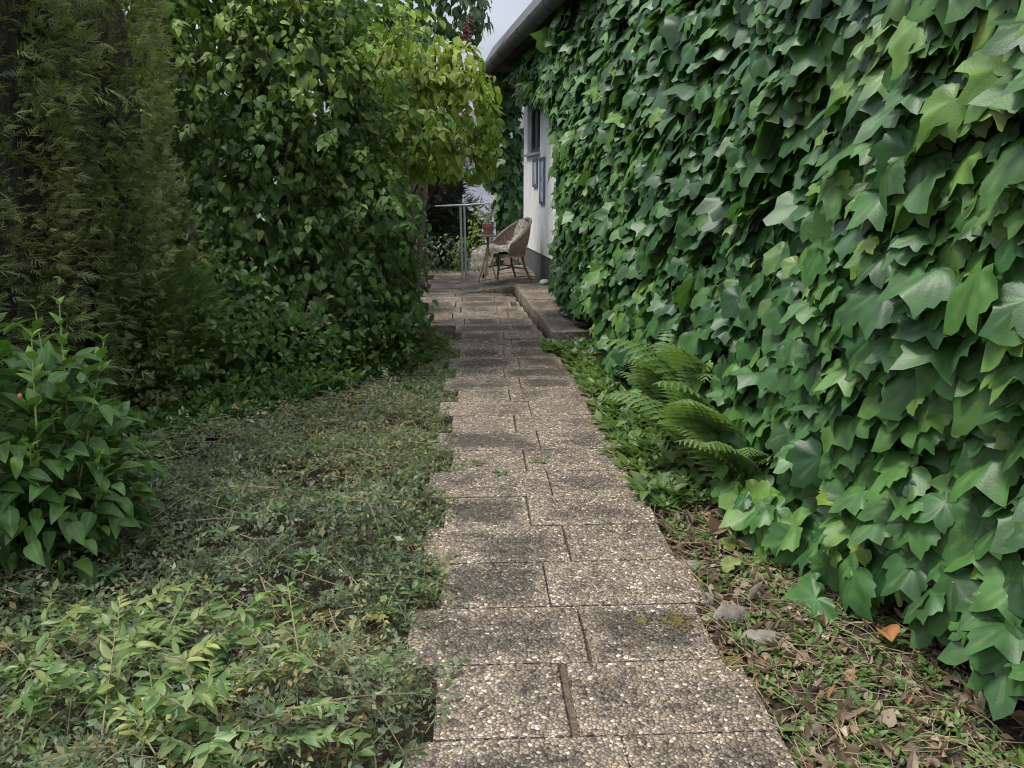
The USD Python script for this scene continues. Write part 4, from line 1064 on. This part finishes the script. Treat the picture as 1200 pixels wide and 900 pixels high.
def bed_right(y):     # right rim of the trimmings: they lap the ragged path edge
    r_ = np.floor((y - (2.150 - 2 * D)) / D).astype(int)
    return np.where(r_ % 2 == 1, -0.225, -0.125)


def bed_left(y):
    return np.interp(y, [1.4, 3.0, 3.6, 4.5, 5.2, 6.1, 7.0, 7.6, 8.4], [-2.2, -2.3, -1.95, -1.95, -1.7, -1.25, -0.8, -0.45, -0.32])


def heap(x, y):
    p = np.stack([x * 1.5, y * 1.5, 0 * x], -1)
    e = np.clip((bed_right(y) - x) / 0.45, 0, 1)
    return ground_z(x, y) + (0.04 + 0.30 * np.clip(meshkit.fbm(p * 1.5, 3, 17) - 0.12, 0, 1)) * (e ** 0.25) * np.clip((6.6 - y) / 2.6, 0.12, 1)


K = 15500
yv = 1.45 + 7.0 * rng.random(K) ** 1.5; xl = bed_left(yv); xr_ = bed_right(yv) + 0.02 + np.abs(rng.normal(0, 0.06, K)) * (rng.random(K) < .35)
xv = xl + (xr_ - xl) * rng.random(K) ** 0.85
layer = rng.random(K) ** 1.5
Pb = np.stack([xv, yv, heap(xv, yv) - 0.08 * layer + 0.03 * rng.normal(size=K)], -1)
az = rng.uniform(0, 2 * math.pi, K)
tip = np.stack([np.cos(az), np.sin(az), rng.normal(0.12, .35, K)], -1); nrm = np.array([0, 0, 1.0]) + rn(K, .55)
patch = meshkit.fbm(Pb * [2.2, 2.2, 0], 3, 19)
yell = np.where(rng.random(K) < 0.06 + 0.32 * (patch > .55) + 0.30 * (np.abs(yv - 5.2) < 1.3) * (xv > -0.9), rng.uniform(.2, .9, K), 0.0)
rand = np.clip(.42 + rng.normal(0, .2, K) + (patch - .5) * .8, 0, 1)
sp = [sprig(100 + q) for q in range(5)]; wh = rng.integers(0, 5, K); sz = rng.uniform(.06, .125, K) * np.where(rng.random(K) < .15, 1.35, 1)
put("hedge_trimmings", joined([scatter(sp[q], Pb[wh == q], tip[wh == q], nrm[wh == q], sz[wh == q], rand[wh == q], yell[wh == q]) for q in range(5)]), m_clip,
    kind="stuff", label="carpet of small grey-green clipped leaves covering the bed left of the path", category="trimmings")
# loose stems among them
stx = []
for _ in range(420):
    y0 = 1.5 + 5.5 * rng.random() ** 1.4; x0 = rng.uniform(bed_left(np.array(y0)), -0.25); an = rng.uniform(0, 6.28); L = rng.uniform(.12, .38)
    a0 = np.array([x0, y0, 0]); e0 = a0 + [L * math.cos(an), L * math.sin(an), 0]; e0[0] = min(e0[0], -0.13); m0 = (a0 + e0) / 2 + np.append(rng.normal(0, .02, 2), 0)
    for c in (a0, m0, e0):
        c[2] = float(heap(np.array(c[0]), np.array(c[1]))) + rng.uniform(-.005, .035)
    stx.append(tube(curve(a0, m0, e0, n=4), np.linspace(.0024, .001, 9), 4, cap=False))
put("cut_stems", cat(stx), m_straw, kind="stuff", label="thin dry cut stems strewn over the trimmings left of the path", category="stems")
# small weeds and grass tufts growing through
wl = [ovate_leaf(110 + q, .5, segs=3) for q in range(3)]
def weeds(name, xs, ys, zs, label, sizes, mat, n=(5, 9), cat_="weeds", upright=.55, tm=wl, agef=.12):
    Pw, Tw, Nw, Sw, Rw, Aw = [], [], [], [], [], []
    for x, y_, z_ in zip(xs, ys, zs):
        r0, a1 = rng.random(), max(0, rng.normal(0, agef)); s0 = rng.uniform(*sizes); a0 = rng.uniform(0, 6.28); nn = rng.integers(*n)
        for q in range(nn):
            an = a0 + q * 2.4; Pw.append([x + .15 * s0 * math.cos(an), y_ + .15 * s0 * math.sin(an), z_ + s0 * rng.uniform(0, .9) * upright]); Tw.append([math.cos(an), math.sin(an), rng.normal(upright, .3)]); Nw.append([rng.normal(0, .3), rng.normal(0, .3), 1]); Sw.append(s0 * rng.uniform(.6, 1.1)); Rw.append(np.clip(r0 + rng.normal(0, .12), 0, 1)); Aw.append(np.clip(a1 + rng.normal(0, .05), 0, 1))
    Pw, Tw, Nw, Sw, Rw, Aw = map(np.array, (Pw, Tw, Nw, Sw, Rw, Aw)); wq = rng.integers(0, len(tm), len(Pw))
    put(name, joined([scatter(tm[q], Pw[wq == q], Tw[wq == q], Nw[wq == q], Sw[wq == q], Rw[wq == q], Aw[wq == q]) for q in range(len(tm))]), mat, kind="stuff", label=label, category=cat_)


ys = 1.6 + 6.6 * rng.random(330); xs = bed_left(ys) + (bed_right(ys) - .02 - bed_left(ys)) * rng.random(330) ** .6
weeds("bed_weeds", xs, ys, heap(xs, ys) - .01, "small green weeds growing through the trimmings left of the path", (.03, .06), m_weed)
ys = 3.8 + 4.4 * rng.random(760); xs = bed_left(ys) - .75 + .9 * rng.random(760) ** .7
weeds("shade_weeds", xs, ys, ground_z(xs, ys), "dark weeds in the shade between hedge, shrub and trimmings", (.05, .11), m_bush, n=(7, 14), upright=1.2)

# cut branches with long leaves, lower left corner
lance = [ovate_leaf(120 + q, .34, segs=5, slim=True, fold=.3, droop=.25) for q in range(4)]
def branch(x, y, az, L, young, lean, label, group, n=16, size=.075):
    z = float(heap(np.array(x), np.array(y))) + .015
    t = thing("cut_branch", label, "branch", base=(x, y, z), group=group)
    h = np.array([math.cos(az), math.sin(az), 0]); c = curve((x, y, z), np.array([x, y, z]) + h * L * .5 + [0, 0, .5 * lean * L], np.array([x, y, z]) + h * L + [0, 0, lean * L], n=8)
    put("stem", tube(c, np.linspace(.0026, .0010, len(c)), 5), m_straw if rng.random() < .6 else m_stem, t)
    side = np.array([-h[1], h[0], 0])
    for q in range(n):
        u_ = .2 + .8 * q / (n - 1); p = c[int(u_ * (len(c) - 1))]; s = 1 if q % 2 else -1
        if q == n - 1: s = 0
        tipv = h * (.55 + .4 * u_) + side * s * rng.uniform(.4, 1.1) + rng.normal(0, .28, 3) + [0, 0, .25]; sz_ = size * rng.uniform(.7, 1.2) * (1.1 - .35 * u_)
        sc = scatter(lance[q % 4], p[None], tipv[None], (np.array([0, 0, 1.0]) + rng.normal(0, .5, 3))[None], np.array([sz_]), [rng.random()], [np.clip(rng.normal(young, .15), 0, 1)])
        put("leaf", joined([sc]), m_long, t)


for (x, y, az, L, yg, ln, lab) in ((-0.98, 2.02, 1.7, .20, .15, .9, "upright cut shoot with long fresh green leaves at the bottom edge of the picture"), (-0.52, 2.30, 1.9, .18, .05, .8, "fresh green leafy tip standing in the trimmings nearest the path"),
                                   (-1.25, 2.42, .3, .34, .35, .15, "pale grey-green cut branch lying across the trimmings with withered brown leaf"), (-.78, 2.12, .5, .30, .6, .2, "yellowing cut branch with bare brown twig low in the trimmings"),
                                   (-1.22, 2.72, .2, .26, .3, .4, "pale leafy cut branch just in front of the glossy shrub")):
    branch(x, y, az, L, yg, ln, lab, None)
for _ in range(36):
    x, y = rng.uniform(-1.55, -.42), rng.uniform(1.85, 2.65)
    if x > -0.75: y = rng.uniform(1.8, 2.25)
    yg, ln = rng.choice([.0, .0, .1, .15, .4]), rng.uniform(.05, .6)
    look = ("yellowing" if yg > .3 else "green") + " leafy cut branch " + ("leaning up" if ln > .33 else "lying flat")
    spot = "at the bottom edge of the picture" if y < 2.05 else ("below the glossy shrub" if x < -1.0 else "in the trimmings toward the path")
    branch(x, y, rng.uniform(-.6, 3.4), rng.uniform(.12, .22), yg, ln, look + " among cut branches " + spot, look + " " + spot, n=20, size=.060)

for _ in range(22):   # fresher upright tips
    x, y = rng.uniform(-1.45, -.6), rng.uniform(1.85, 2.5)
    branch(x, y, rng.uniform(0, 6.28), rng.uniform(.10, .17), .05, rng.uniform(.7, 1.5), "fresh green leafy tip pushing up among cut branches " + ("near the left picture edge" if x < -1.05 else "midway to the path"), "fresh tips " + ("near the left edge" if x < -1.05 else "midway to the path"), n=13, size=.075)

# single cut stems that stand out
for pts, lab, m in ((((-.55, 2.02), (-.36, 2.12), (-.155, 2.22)), "long straw-coloured stem lying across the trimmings toward the path at the bottom", m_straw),
                    (((-.42, 2.98), (-.22, 3.02), (-.06, 3.02)), "green weed stem reaching over the edge onto the path slabs", m_stem)):
    c = np.array([[a, b, max(float(heap(np.array(a), np.array(b))), 0.0) + .025] for a, b in pts])
    put("stem", tube(curve(*c, n=6), np.linspace(.0035, .0015, 13), 5), m, label=lab, category="stem")

# ------------------------------------------------------------------ litter and weeds on the right
def right_rim(y):
    r_ = np.floor((y - (2.150 - 2 * D)) / D).astype(int)
    return np.where(r_ % 2 == 1, 0.850, 0.885)


K = 4200
yv = 1.4 + 6.2 * rng.random(K) ** 1.3; w = wall_x(yv) - .15; xv = right_rim(yv) - .01 + (w - right_rim(yv)) * rng.random(K)
Pl = np.stack([xv, yv, ground_z(xv, yv) + .004 + .02 * rng.random(K)], -1); az = rng.uniform(0, 6.28, K)
dl = [lobed_leaf(130, n=11, rings=(1.0,)), lobed_leaf(131, n=11, rings=(1.0,)), ovate_leaf(132, .6, segs=4, fold=.9, droop=.5), ovate_leaf(133, .5, segs=4, fold=1.4, droop=-.5)]
tip = np.stack([np.cos(az), np.sin(az), rng.normal(0.1, .3, K)], -1); nrm = np.array([0, 0, 1.0]) + rn(K, .5); wh = rng.integers(0, 4, K); sz = rng.uniform(.012, .04, K) * np.where(rng.random(K) < .12, 1.7, 1)
put("leaf_litter", joined([scatter(dl[q], Pl[wh == q], tip[wh == q], nrm[wh == q], np.stack([sz[wh == q], sz[wh == q], sz[wh == q] * 1.5], -1), rng.random((wh == q).sum()), (rng.random((wh == q).sum()) < .03) * .6) for q in range(4)]), m_dead,
    kind="stuff", label="brown dead leaves covering the soil between path and ivy", category="leaf litter")
stx = []
for _ in range(1300):
    y0 = 1.4 + 5.5 * rng.random() ** 1.4; x0 = rng.uniform(.87, float(wall_x(y0)) - .2); an = rng.uniform(0, 6.28); L = rng.uniform(.05, .28)
    c = [np.array([x0 + L * u_ * math.cos(an + .5 * u_), y0 + L * u_ * math.sin(an + .5 * u_), 0]) for u_ in (0, .5, 1)]
    for q in c:
        q[2] = max(float(ground_z(q[0], q[1])), 0.004 if q[0] < .9 else -1) + rng.uniform(.008, .035)
    stx.append(tube(curve(*c, n=3), np.linspace(.0017, .0008, 7), 4, cap=False))
put("dry_twigs", cat(stx), m_straw, kind="stuff", label="fine dry twigs and straw on the soil right of the path", category="twigs")
ys = 1.5 + 2.3 * rng.random(900); xs = .90 + .62 * rng.random(900)
weeds("soil_weeds", xs, ys, ground_z(xs, ys), "small light-green weeds dotted over the litter below the ivy", (.016, .048), m_weed, n=(4, 9))
ys = 3.9 + 3.9 * rng.random(520); xs = .90 + .03 * rng.normal(size=520) + .40 * rng.random(520) ** 1.5
ok = (ys < 7.75) | (xs < .82 - .07 * (ys - 7.5)); xs, ys = np.concatenate([xs[ok], .62 + .5 * rng.random(110)]), np.concatenate([ys[ok], 7.75 + .38 * rng.random(110)]); xs = np.where(ys > 7.7, np.maximum(xs, .74), xs)
weeds("path_edge_weeds", xs, ys, ground_z(xs, ys), "green weeds crowding the right path edge around the ferns", (.05, .12), m_weed, n=(6, 12), upright=.9)
gb = [blade(.05, .35), blade(.04, .5)]
ys = np.concatenate([2.0 + 6 * rng.random(60), 3.8 + 3.4 * rng.random(160)]); xs = np.concatenate([bed_right(ys[:60]) - .02 - .08 * rng.random(60), .9 + .3 * rng.random(160)])
weeds("grass_tufts", xs, ys, ground_z(xs, ys), "thin grass blades along both path edges", (.05, .12), m_weed, n=(6, 12), cat_="grass", upright=1.1, tm=gb)

# joints: moss and tiny weeds on the path
ys = np.array([4.4, 4.62, 4.75, 4.55, 5.3, 6.6, 4.0]); xs = np.array([.16, .20, .02, .36, -.08, .3, .36])
for x, y_, lab in ((0.165, 4.46, "dark-leaved tiny weed in the middle path joint, beside the ferns"), (0.02, 4.62, "flat patch of tiny green weeds on the slabs near the left edge"), (0.37, 4.62, "tiny weed growing in the path nearest the ferns")):
    t = thing("tiny_weed", lab, "weed", base=(x, y_, 0))
    q = 14; an = rng.uniform(0, 6.28, q)
    put("leaves", joined([scatter(wl[0], np.stack([x + rng.normal(0, .03, q), y_ + rng.normal(0, .02, q), np.full(q, .006)], -1), np.stack([np.cos(an), np.sin(an), .4 + 0 * an], -1), np.array([0, 0, 1.]) + rn(q, .3), rng.uniform(.02, .04, q), rng.random(q), .1 * rng.random(q))]), m_weed, t)
for x, y_, s, lab in ((.735, 2.80, .035, "larger yellowish moss cushion on the right slabs, beside the grey stone"), (.615, 2.80, .016, "small round moss cushion left of the larger one"), (.86, 2.52, .028, "moss streak at the right slab edge near the bottom")):
    bits = []
    for _ in range(int(2600 * s)):
        c = trimesh.creation.icosphere(1, 1.0); r_ = rng.uniform(.0025, .0065); c.apply_scale([r_ * 1.3, r_ * 1.3, r_ * .8])
        c.apply_translation([x + rng.normal(0, s * .62), y_ + rng.normal(0, s * .95), float(path_z(y_)) + .001]); bits.append(c)
    put("moss_cushion", cat(bits), m_moss, smooth=True, label=lab, category="moss", kind="stuff")
for x, y_, s, sc, lab, mm in ((.955, 2.86, .055, (1.15, .8, .75), "grey rounded stone at the right path edge, beside yellow moss", m_stone), (.905, 3.02, .05, (1.2, .8, .55), "brownish flat stone half under litter, above the grey rounded stone", m_stone),
                              (.925, 3.30, .045, (1, .9, .6), "stone at the path edge below the ferns, covered with litter", m_stone), (1.02, 2.70, .05, (1.3, .8, .5), "low stone in the soil to the right of the grey rounded stone", m_stone),
                              (.98, 11.35, .06, (1.1, 1, .7), "whitish lump of stone at the foot of the white wall, behind the chair's right leg", m_pale), (1.04, 9.0, .07, (1, 1.4, .5), "pale grey stone on the raised border, half covered by ivy", m_pale)):
    c = trimesh.creation.icosphere(3, 1.0); c.vertices = c.vertices * (1 + .5 * (meshkit.fbm(c.vertices * 1.3 + x * 31, 3, 6)[:, None] - .5)); c.apply_scale(np.array(sc) * s)
    gz = float(ground_z(x, y_)) if y_ < 7 else (.25 if y_ > 11 else .19)
    c.apply_translation([x, y_, gz + .35 * s * sc[2]]); put("stone", c, mm, smooth=True, label=lab, category="stone")
for x, y_, az_, s, dz, rr_, ag_, lab in ((1.385, 2.50, 1.5, .10, .05, .3, .9, "curled orange-brown dead leaf lying below the ivy at the right"), (1.07, 3.55, .3, .12, .02, .5, .1, "large curled brown dead leaf below the ferns"), (1.22, 3.35, 2.4, .11, .02, .35, .1, "dark brown crumpled dead leaf below the ivy, right of the ferns"),
                                         (1.15, 2.25, 4, .08, .02, .6, .0, "pale brown dead leaf in the weeds at the bottom right"), (1.28, 3.75, 5, .10, .03, .6, .25, "reddish-brown dead leaf in the dark gap under the ivy")):
    sc = scatter(ovate_leaf(140, .75, segs=7, fold=1.1, droop=.7), np.array([[x, y_, float(ground_z(x, y_)) + dz]]), np.array([[math.cos(az_), math.sin(az_), .5]]), np.array([[-.3, -.6, .7]]), np.array([s]), [rr_], [ag_])
    put("dead_leaf", joined([sc]), m_dead, label=lab, category="dead leaf")
for x, y_, z_, s, az_, mt, ag_, lab in ((1.42, 3.05, .34, .12, 3.6, m_ivy, 1.0, "bright lime-yellow young leaf low at the ivy's foot"), (1.09, 3.40, .04, .075, .4, m_weed, .4, "round light-green leaf on the brown litter below the ferns"), (1.06, 3.18, .05, .08, 2, m_weed, .35, "second round light-green leaf, nearer the grey stone")):
    sc = scatter(lobed_leaf(150, lobes=1), np.array([[x, y_, float(ground_z(x, y_)) + z_]]), np.array([[math.cos(az_), math.sin(az_), .1]]), np.array([[-.3, -.5, .8]]), np.array([s]), [.8], [ag_])
    put("fallen_leaf", joined([sc]), mt, label=lab, category="leaf")
